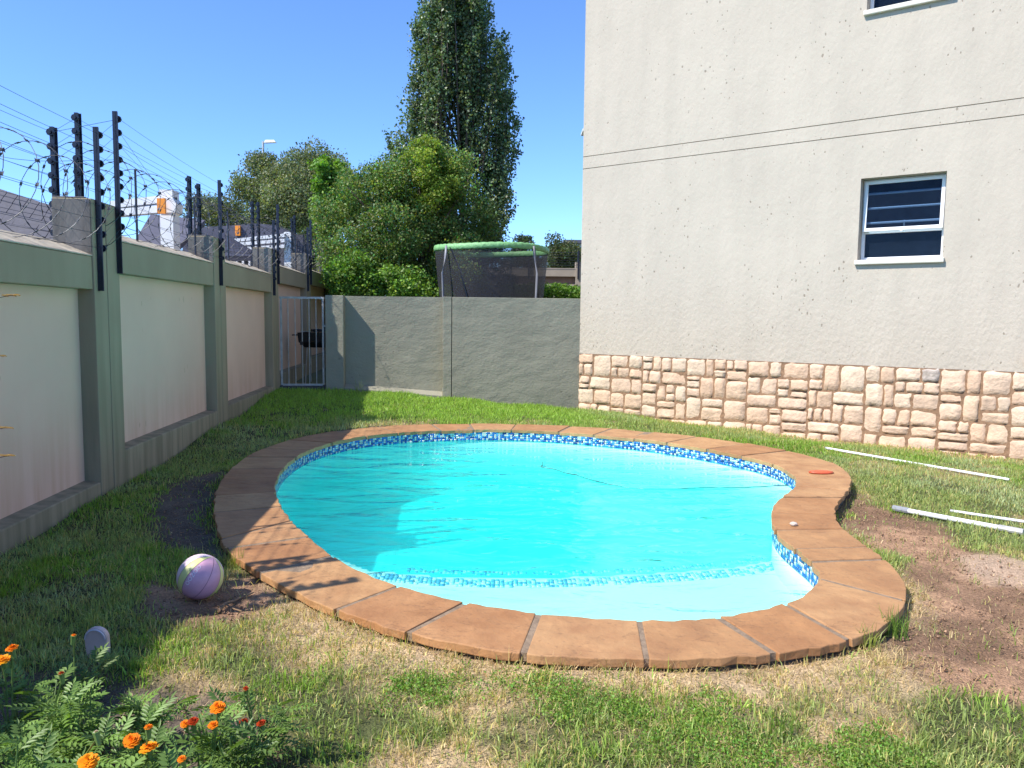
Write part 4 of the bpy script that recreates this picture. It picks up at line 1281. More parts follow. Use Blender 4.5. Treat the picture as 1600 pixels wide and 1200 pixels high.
bushy_tree('bushy_tree', 'round green bushy tree beside the trampoline with pale flower clusters', 'tree', 19.0,
    [(505,462),(500,420),(505,380),(498,340),(520,310),(545,270),(575,252),(600,262),(625,240),(655,232),(700,238),(735,262),(745,300),(778,325),(782,360),(760,400),(765,455),(700,470),(600,470)],
    190, .40, 90000, .064, (.145, .215, .06), depth=1.9, shell=.45, var=.35, hue=.3)
bushy_tree('lime_shoots_tree', 'lime green feathery shoots rising out of the round bushy tree top', 'tree', 18.6,
    [(580,330),(590,280),(610,262),(630,252),(650,230),(664,216),(690,228),(715,240),(735,262),(728,300),(690,330),(640,335)],
    70, .24, 20000, .062, (.27, .36, .055), depth=1.0, shell=.3, trunk_r=.05)
bushy_tree('ash_sapling', 'bright green large leaved sapling left of the round bushy tree', 'tree', 20.0,
    [(488,350),(492,300),(490,265),(505,245),(520,250),(538,262),(545,300),(530,345),(510,372)],
    34, .22, 8000, .10, (.16, .29, .045), depth=.6, shell=.3, trunk_r=.04)
bushy_tree('grey_green_tree', 'broad grey green tree left of the poplar with lamp behind it', 'tree', 30.0,
    [(425,345),(430,310),(436,270),(450,242),(468,226),(490,226),(508,236),(524,256),(548,270),(545,320),(520,360),(470,372)],
    90, .62, 52000, .09, (.19, .22, .115), depth=2.2, shell=.5)
bushy_tree('grey_green_tree', 'smaller grey green tree with dark hollow under the street lamp', 'tree', 31.0,
    [(368,300),(376,282),(390,264),(408,252),(425,250),(443,260),(452,280),(445,330),(455,370),(420,365),(402,330),(385,318)],
    60, .55, 30000, .09, (.16, .19, .10), depth=1.8, shell=.5)
bushy_tree('low_tree', 'low dull green tree above the neighbouring grey roof at left', 'tree', 36.0,
    [(285,365),(300,330),(320,308),(345,300),(365,312),(385,335),(400,360),(360,372)],
    40, .6, 16000, .10, (.16, .18, .09), depth=1.6)
bushy_tree('shrub', 'bright green broad leaved shrub at the foot of the bushy tree', 'shrub', 17.2,
    [(516,468),(514,430),(530,405),(570,400),(610,415),(660,430),(705,440),(712,470)],
    60, .26, 17000, .07, (.16, .28, .045), depth=.7, shell=.4, trunk_r=.04, var=.35)
bushy_tree('low_tree', 'dark small tree left of the round bush behind the fence poles', 'tree', 24.0,
    [(470,400),(475,360),(490,345),(515,352),(530,380),(528,430),(500,440)],
    30, .4, 12000, .075, (.08, .11, .04), depth=1.0)
bushy_tree('conifer', 'pointed dark conifer just right of the trampoline net', 'tree', 44.0,
    [(792,420),(805,385),(815,366),(826,375),(835,385),(850,420)], 30, .42, 6000, .13, (.06, .085, .035), depth=1.4)
bushy_tree('feathery_tree', 'olive feathery tree above the far boundary wall near the house', 'tree', 40.0,
    [(850,420),(848,395),(858,372),(868,368),(876,385),(882,378),(895,382),(900,400),(898,425)], 36, .42, 9000, .12, (.10, .12, .055), depth=1.4)
bushy_tree('round_tree', 'bright round tree just beside the cream house corner', 'tree', 42.0,
    [(880,425),(882,400),(895,388),(915,385),(940,392),(945,425)], 26, .5, 7000, .12, (.10, .16, .04), depth=1.4)

bushy_tree('understorey_shrub', 'dark leafy understorey shrub between the bushy tree and the trampoline', 'shrub', 20.6,
    [(505,480),(508,400),(530,370),(580,350),(650,350),(720,350),(780,370),(800,410),(795,480)], 110, .36, 36000, .075, (.06, .085, .03), depth=.9, shell=.3, trunk_r=.05)
# clipped hedge beyond the trampoline
hd = thing('hedge', 'clipped bright green hedge running behind the trampoline to the house', 'hedge')
n = 26000
a_ = on_y(735, 452, 20.5); b_ = on_y(960, 450, 20.5)
P = np.stack([rng.uniform(a_.x, b_.x, n), 20.5 + rng.uniform(-.5, .5, n), 0.2 + (2.1 + .10 * vnoise(rng.uniform(0, 1, n), rng.uniform(0, 1, n), 5)) * rng.random(n) ** .45], 1)
P[:, 2] += (fbm(P[:, 0], P[:, 1], 2.5, 3) - .5) * .22
leaf_cloud('foliage', P, .075, leafcol(n, (.17, .30, .05), .3), M_leaf, hd)
m = MB()
for k in range(9):
    x = a_.x + (b_.x - a_.x) * (k + .5) / 9; m.tube([(x, 20.5, 0), (x + .1, 20.5, 1.6)], .03, 6, r2=.01)
m.build('stems', M_bark, hd)

# ---------------------------------------------------------------- trampoline
tp_ = thing('trampoline', 'trampoline with black safety net and green padded top ring', 'trampoline')
tc0 = on_y(768, 385, 17.0); TR = 1.24; TZ = on_y(768, 384, 16.0).z
TCX, TCY = tc0.x, 17.1
def tpt(a, r, z): return Vector((TCX + math.cos(a) * r, TCY + math.sin(a) * r, z))
M_tgreen = mat('green sleeve', (.20, .42, .17), .55, var=.2, scale=12, bump=.6, bscale=25, bdist=.02)
m = MB()
n = 48
for a_i in range(n):
    pass
prof = []
vs = []; fs = []
npf = 8
for i in range(n * 3):
    a = 2 * math.pi * i / (n * 3); wob = .006 * math.sin(i * 2.1)
    sagz = -.015 * math.cos(3 * a)
    for j in range(npf):
        t = 2 * math.pi * j / npf
        vs.append(tpt(a, TR + (.028 + wob) * math.cos(t), TZ + sagz + (.065 + wob) * math.sin(t)))
nn3 = n * 3
fs = [(i * npf + j, ((i + 1) % nn3) * npf + j, ((i + 1) % nn3) * npf + (j + 1) % npf, i * npf + (j + 1) % npf) for i in range(nn3) for j in range(npf)]
m.poly(vs, fs); m.build('top_ring', M_tgreen, tp_, smooth=True)
M_net = bpy.data.materials.new('safety net'); t, b = nodes(M_net)
b.inputs['Base Color'].default_value = (.025, .025, .032, 1); b.inputs['Roughness'].default_value = .8
tr = t.nodes.new('ShaderNodeBsdfTransparent'); mx = t.nodes.new('ShaderNodeMixShader')
mx.inputs[0].default_value = .5; wvn = t.nodes.new('ShaderNodeTexNoise'); wvn.inputs['Scale'].default_value = 2.5
mr = t.nodes.new('ShaderNodeMapRange'); mr.inputs[3].default_value = .22; mr.inputs[4].default_value = .5
t.links.new(wvn.outputs[0], mr.inputs[0]); t.links.new(mr.outputs[0], mx.inputs[0])
t.links.new(b.outputs[0], mx.inputs[1]); t.links.new(tr.outputs[0], mx.inputs[2]); t.links.new(mx.outputs[0], t.nodes['Material Output'].inputs[0])
rings_ = []
for z, r in ((TZ - .04, TR), (TZ - .3, TR - .02), (TZ - .7, TR - .06), (TZ - 1.2, TR - .10), (1.05, TR - .10)):
    rings_.append([tpt(2 * math.pi * k / 64, r + .006 * math.sin(k * 1.7), z + (-.015 * math.cos(6 * math.pi * k / 64) if z > 2 else 0)) for k in range(64)])
loft('safety_net', rings_, M_net, tp_, True)
M_tube = mat('grey foam tube', (.22, .22, .24), .5, var=.15)
for a in (-2.38, -.78, .70, 2.3):
    pts = [tpt(a, TR + .03, TZ + .02), tpt(a, TR + .06, TZ - .2), tpt(a, TR + .13, TZ - .55), tpt(a, TR + .10, TZ - 1.4), tpt(a, TR + .10, .2)]
    m = MB(); m.tube(pts, .024, 8); m.build('net_pole', M_tube, tp_, smooth=True)
for a, b in ((-2.3, -1.95), (-.74, -.5)):
    m = MB(); m.tube([tpt(a, TR + .015, TZ - .02), tpt((a + b) / 2, TR - .06, TZ - .5), tpt(b, TR - .06, TZ - 1.2)], .018, 6); m.build('strap', M_black, tp_)
m = MB(); vs = []
m.poly([tpt(2 * math.pi * k / 40, TR - .15, 1.0) for k in range(40)], [tuple(range(40))]); m.build('mat', M_black, tp_)
m = MB(); m.tube([tpt(2 * math.pi * k / 40, TR + .1, .99) for k in range(40)], .05, 8, closed=True); m.build('frame', M_galv, tp_)
for a in (-2.15, -.75, .75, 2.15):
    m = MB(); m.tube([tpt(a - .2, TR + .1, .95), tpt(a - .2, TR + .12, .22), tpt(a + .2, TR + .12, .22), tpt(a + .2, TR + .1, .95)], .022, 8); m.build('leg', M_galv, tp_)

# ---------------------------------------------------------------- far boundary wall, fence on it, far building
fw_ = thing('far_boundary_wall', 'distant beige boundary wall with dark recess beyond the hedge', 'wall')
FY = 24.5
def fz(y): return on_y(880, y, FY).z
def fxp(x): return on_y(x, 430, FY).x
M_fwall = mat('far wall paint', (.36, .30, .24), .85, var=.12, scale=3, bump=.2)
def fbox(name, xa, xb, za, zb, d0, d1, mt): m = MB(); m.box(((xa + xb) / 2, FY + (d0 + d1) / 2, (za + zb) / 2), xb - xa, d1 - d0, zb - za); return m.build(name, mt, fw_)
P0, P1, P2 = fxp(740), fxp(789), fxp(906)
for a, b in ((P0, P1 - .14), (P1 + .14, P2 - .14), (P2 + .14, P2 + 4)):
    fbox('coping_beam', a, b, fz(432), fz(419), -.05, .25, M_fwall)
    fbox('panel', a, b, .2, fz(432) - .002, .12, .2, mat('brown panel', (.26, .18, .14), .85, var=.15, scale=3))
    fbox('plinth', a, b, .1, fz(444), -.04, .24, M_fwall)
for a in (P1, P2): fbox('pier', a - .14, a + .14, 0, fz(409), -.08, .28, M_fwall)
ff = thing('far_electric_fence', 'faint distant electric fence above the far boundary wall', 'fence')
for x in (745, 826, 903):
    m = MB(); xx = fxp(x); m.box((xx, FY - .1, (fz(392) + fz(436)) / 2), .05, .04, fz(392) - fz(436)); m.build('pole', M_pole, ff)
for k in range(6):
    m = MB(); z = fz(395 + k * 4); m.tube([(fxp(735), FY - .1, z), (fxp(960), FY - .1, z)], .005, 4); m.build('wire', M_wire, ff)
fb = thing('far_building', 'distant pale flat roofed building beside the cream house', 'building')
a = on_y(884, 392, 60); b = on_y(990, 380, 60)
m = MB(); m.box(((a.x + b.x) / 2, 62, (a.z) / 2), b.x - a.x, 6, a.z + .9); m.build('wall', mat('pale facade', (.5, .52, .55), .8, var=.1, scale=1), fb)
m = MB(); m.box(((a.x + b.x) / 2, 62, a.z / 2 + (a.z + .9) / 2 + .15), b.x - a.x + .5, 6.6, .25); m.build('roof', M_roofw, fb)
m = MB(); m.box((a.x + 1.4, 58.97, a.z - .1), 1.2, .05, .5); m.build('window', M_glass, fb)

# street lamp
Yl = 42.0
sl = thing('street_lamp', 'street lamp with pale head showing above the grey green tree', 'street lamp')
top = on_y(411, 221, Yl); hd0 = on_y(413, 223, Yl); hd1 = on_y(430, 219, Yl)
m = MB(); m.tube([(top.x, Yl, 0), (top.x, Yl, top.z)], .09, 8, r2=.06); m.build('pole', M_galv, sl)
m = MB(); m.tube([Vector((top.x, Yl, top.z - .1)), hd0], .04, 6); m.build('arm', M_galv, sl)
m = MB(); d_ = hd1 - hd0; q = hd0.lerp(hd1, .55)
m.hexa([q + Vector((-.3, -.13, -.10)), q + Vector((.33, -.10, -.07)), q + Vector((.33, .10, -.07)), q + Vector((-.3, .13, -.10)), q + Vector((-.25, -.08, .06)), q + Vector((.22, -.06, .07)), q + Vector((.22, .06, .07)), q + Vector((-.25, .08, .06))])
m.build('lamp_head', M_white, sl, bevel=.02)

# ---------------------------------------------------------------- neighbouring townhouses beyond the left wall
def roof_slab(parent, corners, thick=.12, mt=None, name='roof'):
    a = [Vector(c_) for c_ in corners]
    m = MB(); m.hexa([p - Vector((0, 0, thick)) for p in a] + a); return m.build(name, mt or M_roof, parent)
def roof_tiles(parent, a, b, c_, d_, nx_, ny_):
    """rows of separate interlocking tiles on the slope a-b (eave) d-c (ridge)"""
    m = MB()
    a, b, c_, d_ = map(Vector, (a, b, c_, d_))
    for j in range(ny_):
        for i in range(nx_):
            u0, u1 = (i + .03) / nx_, (i + .97) / nx_; v0, v1 = j / ny_, (j + 1.1) / ny_
            f = lambda u, v: a.lerp(b, u).lerp(d_.lerp(c_, u), min(1, v))
            up = Vector((0, 0, .03)); lo = Vector((0, 0, .008))
            p = [f(u0, v0), f(u1, v0), f(u1, v1), f(u0, v1)]
            m.hexa([p[0] + lo, p[1] + lo, p[2], p[3], p[0] + lo + up, p[1] + lo + up, p[2] + up * .5, p[3] + up * .5])
    o = m.build('roof_tiles', M_roof, parent); o['kind'] = 'stuff'
n1h = thing('townhouse', 'neighbouring house with purple grey roof at the far left edge', 'house')
A0 = on_y(-260, 215, 15.0); A1 = on_y(96, 331, 13.0)
roofA = [(A0.x, 12.5, A1.z - 1.6), (A1.x, 12.2, A1.z - 1.2), (A1.x + .1, 13.2, A1.z), (A0.x, 15.5, A0.z)]
roof_slab(n1h, roofA); roof_tiles(n1h, *roofA, 22, 9)
m = MB(); m.box((A0.x / 2 + A1.x / 2 - .3, 14.6, .7), A1.x - A0.x - .6, 3.5, 1.6); m.build('wall', M_roofw, n1h)
m = MB(); 
pv = on_y(3, 324, 12.6)
m.tube([pv + Vector((.12 * math.cos(t * .52), -.3, .12 * math.sin(t * .52))) for t in range(12)], .015, 5, closed=True); m.build('vent_ring', M_white, n1h)

n2h = thing('townhouse', 'neighbouring house with white gable beams and orange sign panel', 'house')
Yb = 15.5
def nb(x, y, Y=None): return on_y(x, y, Y or Yb)
# white twin gable beams and post
for y0_, y1_ in ((321, 312), (334, 327)):
    a, b = nb(176, y0_), nb(256, y1_)
    m = MB(); m.hexa([a + Vector((0, -.1, -.07)), b + Vector((0, -.1, -.07)), b + Vector((0, .1, -.07)), a + Vector((0, .1, -.07)), a + Vector((0, -.1, .07)), b + Vector((0, -.1, .07)), b + Vector((0, .1, .07)), a + Vector((0, .1, .07))])
    m.build('beam', M_white, n2h)
a, b = nb(255, 330), nb(277, 400)
m = MB(); m.box(((a.x + b.x) / 2, Yb, (a.z + .25) / 2 + .1), b.x - a.x, .3, a.z + .35); m.build('post', M_white, n2h)
a = nb(265, 310)
arcp = [nb(250, 318), nb(262, 311), nb(275, 311), nb(281, 320), nb(279, 334), nb(255, 334)]
m = MB(); nA = len(arcp)
m.poly([p + Vector((0, -.17, 0)) for p in arcp] + [p + Vector((0, .15, 0)) for p in arcp], [tuple(range(nA)), tuple(reversed(range(nA, 2 * nA)))] + [(i, nA + i, nA + (i + 1) % nA, (i + 1) % nA) for i in range(nA)])
m.build('gutter_elbow', M_white, n2h)
a, b = nb(246, 310, Yb - .3), nb(259, 334, Yb - .3)
m = MB(); m.box(((a.x + b.x) / 2, Yb - .3, (a.z + b.z) / 2), b.x - a.x, .06, a.z - b.z); m.build('sign_panel', M_orange, n2h)
ra = [(nb(186, 395).x, Yb + .3, nb(186, 395).z), (nb(255, 395).x, Yb + .3, nb(255, 395).z), (nb(258, 343).x, Yb + 2, on_y(258, 343, Yb + 2).z), (nb(186, 334).x - .3, Yb + 2, on_y(186, 334, Yb + 2).z)]
roof_slab(n2h, ra, mt=M_roofw)
a = nb(283, 345, 19); b = nb(300, 345, 19)
m = MB(); m.box((nb(225, 380).x, Yb + 3, .9), 2.0, 2, 2.2); m.build('wall', M_roofw, n2h)

n3h = thing('townhouse', 'neighbouring house with big grey gable and white rails near the gate', 'house')
Yc = 22.0
def nc(x, y, Y=Yc): return on_y(x, y, Y)
gable = [(278, 420), (278, 352), (330, 352), (395, 347), (425, 350), (445, 358), (458, 370), (470, 378), (470, 420)]
gp_ = [nc(*p) for p in gable]; nG = len(gp_)
m = MB(); m.poly([p + Vector((0, .3, 0)) for p in gp_] + [p + Vector((0, 1.6, 0)) for p in gp_], [tuple(range(nG)), tuple(reversed(range(nG, 2 * nG)))] + [(i, nG + i, nG + (i + 1) % nG, (i + 1) % nG) for i in range(nG)])
m.build('gable_wall', M_roofw, n3h)
m = MB()
for x0_ in np.linspace(300, 455, 22):
    p = nc(x0_, 352); q_ = nc(x0_ + 2, 352)
m2 = nc(368, 356); m = MB(); m.box(nc(367, 359) + Vector((0, .25, 0)), .14, .08, .28); m.build('sign_panel', M_orange, n3h)
for y0_, y1_ in ((378, 368), (384, 376), (391, 385)):
    a, b = nc(350, y0_, Yc - .2), nc(446, y1_, Yc - .2)
    m = MB(); m.hexa([a + Vector((0, -.1, -.045)), b + Vector((0, -.1, -.045)), b + Vector((0, .1, -.045)), a + Vector((0, .1, -.045)), a + Vector((0, -.1, .045)), b + Vector((0, -.1, .045)), b + Vector((0, .1, .045)), a + Vector((0, .1, .045))])
    m.build('rail', M_white, n3h)
a, b = nc(446, 366), nc(458, 430)
m = MB(); m.box(((a.x + b.x) / 2, Yc, (a.z + .2) / 2), b.x - a.x, .3, a.z - .1); m.build('post', M_white, n3h)
m = MB(); m.box((nc(467, 380).x, Yc + .2, (nc(467, 369).z + .2) / 2), .17, .2, nc(467, 369).z - .1); m.build('post', M_roofw, n3h)
rb = [(nc(352, 402, 19).x, 19, nc(352, 402, 19).z), (nc(402, 402, 19).x, 19, nc(402, 402, 19).z), (nc(398, 394, 20).x, 20, nc(398, 394, 20).z), (nc(345, 362, 21).x, 21, nc(345, 362, 21).z)]
roof_slab(n3h, rb); roof_tiles(n3h, *rb, 10, 5)
for k in range(10):
    f = (k + .5) / 10; p = Vector(rb[0]).lerp(Vector(rb[1]), f)
    m = MB(); m.box(p + Vector((0, .05, -.16)), .05, .12, .14); m.build('rafter_end', M_white if k % 2 else M_black, n3h)
n4h = thing('townhouse', 'neighbouring carport with stacked white rails left of the bushy tree', 'carport')
Yd = 26.0
for y_ in (373, 380, 388, 396):
    a, b = nc(472, y_ + 1, Yd), nc(512, y_ - 2, Yd)
    m = MB(); m.hexa([a + Vector((0, -.1, -.05)), b + Vector((0, -.1, -.05)), b + Vector((0, .1, -.05)), a + Vector((0, .1, -.05)), a + Vector((0, -.1, .05)), b + Vector((0, -.1, .05)), b + Vector((0, .1, .05)), a + Vector((0, .1, .05))])
    m.build('rail', M_white, n4h)
for x_ in (473, 511):
    m = MB(); p = nc(x_, 372, Yd); m.box((p.x, Yd + .2, p.z / 2), .15, .15, p.z + .1); m.build('post', M_white, n4h)
m = MB(); p = nc(503, 398, Yd - .3); m.box(p, .2, .05, .3); m.build('sign_panel', M_orange, n4h)
m = MB(); m.box((nc(490, 400, 28).x, 28.2, 1.3), 3.5, .3, 3.2); m.build('wall', M_roofw, n4h)

# ---------------------------------------------------------------- grass
def scatter(n, dens_fn, yr=(1.9, 13.4)):
    # sample uniformly over a wedge a little wider than the view
    y = yr[0] + (yr[1] - yr[0]) * rng.random(n)
    x = (rng.random(n) * 2 - 1) * (0.72 * y + .5)
    w = (0.72 * y + .5) / (0.72 * yr[1] + .5)
    ok = rng.random(n) < w
    x, y = x[ok], y[ok]
    inside = (x > -2.78 - .092 * y) & (y < 13.45 + .092 * x) & (((x - 1.19) * .594 + (y - 13.6) * .804) < -.03)
    x, y = x[inside], y[inside]
    return x, y

def blades(name, x, y, h, w, colr, lean=.5, lie=None, zoff=0, la=None):
    n = len(x); z = gz(x, y) + zoff
    ang = rng.uniform(0, 2 * np.pi, n)
    la = rng.uniform(0, 2 * np.pi, n) if la is None else la + rng.normal(size=n) * .5
    ln = np.abs(rng.normal(size=n)) * lean
    if lie is not None: ln = np.where(lie, rng.uniform(1.1, 1.5, n), ln)
    ln = np.clip(ln, 0, 1.5)
    sx, sy = np.cos(ang) * w, np.sin(ang) * w
    dx, dy = np.cos(la), np.sin(la)
    mid = np.stack([x + dx * h * .5 * np.sin(ln * .6), y + dy * h * .5 * np.sin(ln * .6), z + h * .5 * np.cos(ln * .6)], 1)
    tip = mid + np.stack([dx * h * .5 * np.sin(np.minimum(ln * 1.5, 1.75)), dy * h * .5 * np.sin(np.minimum(ln * 1.5, 1.75)), h * .5 * np.cos(np.minimum(ln * 1.5, 1.75))], 1)
    tip[:, 2] = np.maximum(tip[:, 2], z + .004)
    s = np.stack([sx, sy, np.zeros(n)], 1)
    b0 = np.stack([x, y, z - .004], 1)
    V = np.stack([b0 - s, b0 + s, mid + s * .8, mid - s * .8, tip], 1).reshape(-1, 3)
    i = np.arange(n) * 5
    F_ = np.concatenate([np.stack([i, i + 1, i + 2], 1), np.stack([i, i + 2, i + 3], 1), np.stack([i + 3, i + 2, i + 4], 1)])
    cc = np.repeat(colr, 5, axis=0)
    return npmesh(name, V, F_, M_grass, col=cc)
M_grass = leafmat('grass blade', gloss=.35, trans=.4, rough=.45)

def lawn_layer(name, n, yr, hbase, wbase, seed, dead=False):
    if yr[0] < 5:
        cx_, cy_ = scatter(n // 16, None, yr)
        kk = rng.integers(0, len(cx_), int(n * len(cx_) / (n // 16)))
        spread = rng.uniform(.012, .045, len(cx_))[kk]
        ox, oy = rng.normal(size=len(kk)) * spread, rng.normal(size=len(kk)) * spread
        x, y = cx_[kk] + ox, cy_[kk] + oy
        tuft_h = (rng.uniform(.6, 1.5, len(cx_)) ** 1.3)[kk]; out_a = np.arctan2(oy, ox); tint = rng.uniform(.75, 1.25, len(cx_))[kk]
    else:
        x, y = scatter(n, None, yr); out_a = rng.uniform(0, 6.28, len(x)); tuft_h = np.ones(len(x)); tint = np.ones(len(x))
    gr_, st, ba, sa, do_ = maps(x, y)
    if dead:
        p = np.clip(st * 1.0 + .12, 0, 1) * (1 - ba * .93) * (1 - sa * .8)
    else:
        patch = sstep(.30, .62, fbm(x, y, 2.3, 12))
        p = np.clip(gr_ * (.35 + .75 * patch), 0, 1) * (1 - ba * .97) * (1 - sa * .95)
        p = np.maximum(p, sstep(11.0, 11.6, y) * 1.0)
        p *= 1 - .75 * st * sstep(.45, .3, fbm(x, y, 5, 14))
    p = p * (do_ > .0)
    ok = rng.random(len(x)) < p
    x, y, st, do_, out_a, tuft_h, tint = x[ok], y[ok], st[ok], do_[ok], out_a[ok], tuft_h[ok], tint[ok]
    n = len(x)
    tall = .55 + .9 * fbm(x, y, 3.1, 21) * (1 - .4 * st)
    edge = sstep(.10, .0, do_) * (rng.random(n) < .25)
    h = hbase * tall * tuft_h * rng.uniform(.6, 1.35, n) * (1 + edge * .7)
    w = wbase * rng.uniform(.7, 1.4, n)
    v = (rng.uniform(.6, 1.35, n) * tint)[:, None]
    hue = fbm(x, y, 1.4, 31)[:, None]
    lush = np.array([.25, .40, .06]); olive = np.array([.34, .41, .14]); grey = np.array([.44, .50, .28])
    if dead:
        c1 = np.array([.68, .52, .30]); c2 = np.array([.48, .33, .18]); c3 = np.array([.56, .49, .24])
        q = rng.random((n, 1)); c_ = np.where(q < .5, c1, np.where(q < .8, c2, c3)) * v
        return blades(name, x, y, h * .9, w * .8, c_, lean=.9, lie=rng.random(n) < .55, la=out_a)
    t1 = sstep(.42, .6, hue); c_ = lush * t1 + olive * (1 - t1)
    far = sstep(9.8, 11.2, y)[:, None] * sstep(2.2, .6, x)[:, None]
    c_ = c_ * (1 - far) + np.array([.31, .48, .08]) * far
    t2 = (sstep(.5, .7, fbm(x, y, 1.1, 44))[:, None]) * (1 - far)
    c_ = c_ * (1 - t2 * .7) + grey * t2 * .7
    yel = (rng.random((n, 1)) < .12 + .3 * st[:, None]) * (1 - far)
    c_ = c_ * (1 - yel) + np.array([.58, .50, .20]) * yel
    return blades(name, x, y, h, w, c_ * v, lean=.85, la=out_a, lie=rng.random(n) < .12)
def gtag(o, lab): o['kind'] = 'stuff'; return o
gtag(lawn_layer('near_grass', 340000, (1.7, 5.2), .037, .0022, 1), '')
gtag(lawn_layer('near_dry_grass', 190000, (1.7, 5.2), .042, .0018, 2, dead=True), '')
gtag(lawn_layer('middle_grass', 240000, (5.2, 9.0), .042, .0030, 3), '')
gtag(lawn_layer('middle_dry_grass', 90000, (5.2, 9.0), .045, .0026, 4, dead=True), '')
gtag(lawn_layer('far_grass', 260000, (9.0, 13.5), .058, .0045, 5), '')
gtag(lawn_layer('far_dry_grass', 60000, (9.0, 12.5), .05, .004, 6, dead=True), '')
# sparse runners on the bare soil
x, y = scatter(9000, None, (3.0, 7.5)); ok = (maps(x, y)[2] > .5) & (fbm(x, y, 3, 9) > .5)
x, y = x[ok], y[ok]; n = len(x)
gtag(blades('soil_runners', x, y, rng.uniform(.02, .07, n), np.full(n, .0022), np.array([.30, .27, .12]) * rng.uniform(.5, 1.2, (n, 1)), lean=1.0, lie=rng.random(n) < .6), '')
# clods and crumbs of soil, fallen dry leaves
def crumbs(name, n, lo, hi, colr, matl, mode):
    x, y = scatter(n, None, (2.0, 8.5)); mm = maps(x, y)
    ok = (mm[4] > .02) & (rng.random(len(x)) < (mm[2] * .9 + .1 * mm[1])); x, y = x[ok], y[ok]; n = len(x)
    r_ = rng.uniform(lo, hi, n) * rng.uniform(.5, 1, n)
    z = gz(x, y) + r_ * .25
    O = np.array([(1, 0, 0), (0, 1, 0), (-1, 0, 0), (0, -1, 0), (0, 0, .8), (0, 0, -.8)])
    V = O[None] * r_[:, None, None] * rng.uniform(.6, 1.3, (n, 6, 1)) + np.stack([x, y, z], 1)[:, None, :] + rng.normal(size=(n, 6, 3)) * r_[:, None, None] * .15
    T = np.array([(0, 1, 4), (1, 2, 4), (2, 3, 4), (3, 0, 4), (1, 0, 5), (2, 1, 5), (3, 2, 5), (0, 3, 5)])
    F_ = (T[None] + (np.arange(n) * 6)[:, None, None]).reshape(-1, 3)
    o = npmesh(name, V.reshape(-1, 3), F_, matl, col=np.repeat(np.array(colr) * rng.uniform(.6, 1.3, (n, 1)), 6, axis=0)); o['kind'] = 'stuff'
crumbs('soil_clods', 60000, .003, .011, (.36, .22, .14), M_ground, 0)
x, y = scatter(16000, None, (1.9, 8.5)); mm = maps(x, y); ok = (mm[4] > .0) & (rng.random(len(x)) < .25 + .5 * mm[1]); x, y = x[ok], y[ok]
leaf_cloud('fallen_leaves', np.stack([x, y, gz(x, y) + rng.uniform(.002, .02, len(x))], 1), .014, leafcol(len(x), (.42, .29, .15), .35), M_leaf, None, aspect=2.2)['kind'] = 'stuff'
# low leafy weeds in bright patches
def weeds(polys, n, name):
    Ps = []
    for pl in polys:
        P_ = pxpoly(pl, 0); a = np.array(P_)
        x = rng.uniform(a[:, 0].min() - .2, a[:, 0].max() + .2, n); y = rng.uniform(a[:, 1].min() - .2, a[:, 1].max() + .2, n)
        d = sdist(x, y, P_) + (fbm(x, y, 5, 3) - .5) * .55
        ok = rng.random(len(x)) < sstep(.14, -.16, d)
        Ps.append(np.stack([x[ok], y[ok], gz(x[ok], y[ok]) + rng.uniform(0, .035, ok.sum())], 1))
    P = np.concatenate(Ps); n = len(P)
    leaf_cloud(name, P, .012, leafcol(n, (.20, .33, .055), .3), M_leaf, None, aspect=1.8)['kind'] = 'stuff'
weeds([[(770,1075),(860,1065),(930,1080),(1010,1100),(990,1120),(880,1115),(790,1100)], [(1010,1120),(1100,1110),(1180,1150),(1260,1175),(1240,1215),(1100,1215),(1020,1160)], [(620,1075),(700,1050),(760,1070),(700,1085)], [(1300,1180),(1380,1170),(1440,1200),(1330,1215)], [(540,690),(640,690),(600,640),(560,640)]][:4], 26000, 'leafy_ground_cover')

# taller tufts: labelled weeds
def tuft(px, py, n, h, label, colr=(.16, .26, .05), lean=.5):
    p = g_at(px, py); 
    x = p.x + rng.normal(size=n) * .03; y = p.y + rng.normal(size=n) * .025
    o = blades('grass_tuft', x, y, h * rng.uniform(.5, 1.2, n), np.full(n, .0025), np.array(colr) * rng.uniform(.7, 1.3, (n, 1)), lean=lean)
    tag(o, label, 'grass tuft')
tuft(1396, 992, 60, .14, 'tall grass tuft growing against the right end of the coping')
tuft(1352, 1012, 40, .12, 'lower grass tuft hugging the coping front at right', (.26, .30, .07))
tuft(372, 888, 30, .13, 'yellowing grass tuft between the ball and the coping', (.30, .33, .08))
tuft(560, 618, 26, .30, 'wiry weed standing at the shadow edge by the grey wall', (.20, .26, .07), .4)
tuft(845, 1068, 24, .10, 'straw coloured tuft below the middle of the front coping', (.45, .40, .12), .6)
tuft(1215, 1150, 26, .12, 'thin upright green tuft in the dry front lawn at right', (.2, .3, .06))

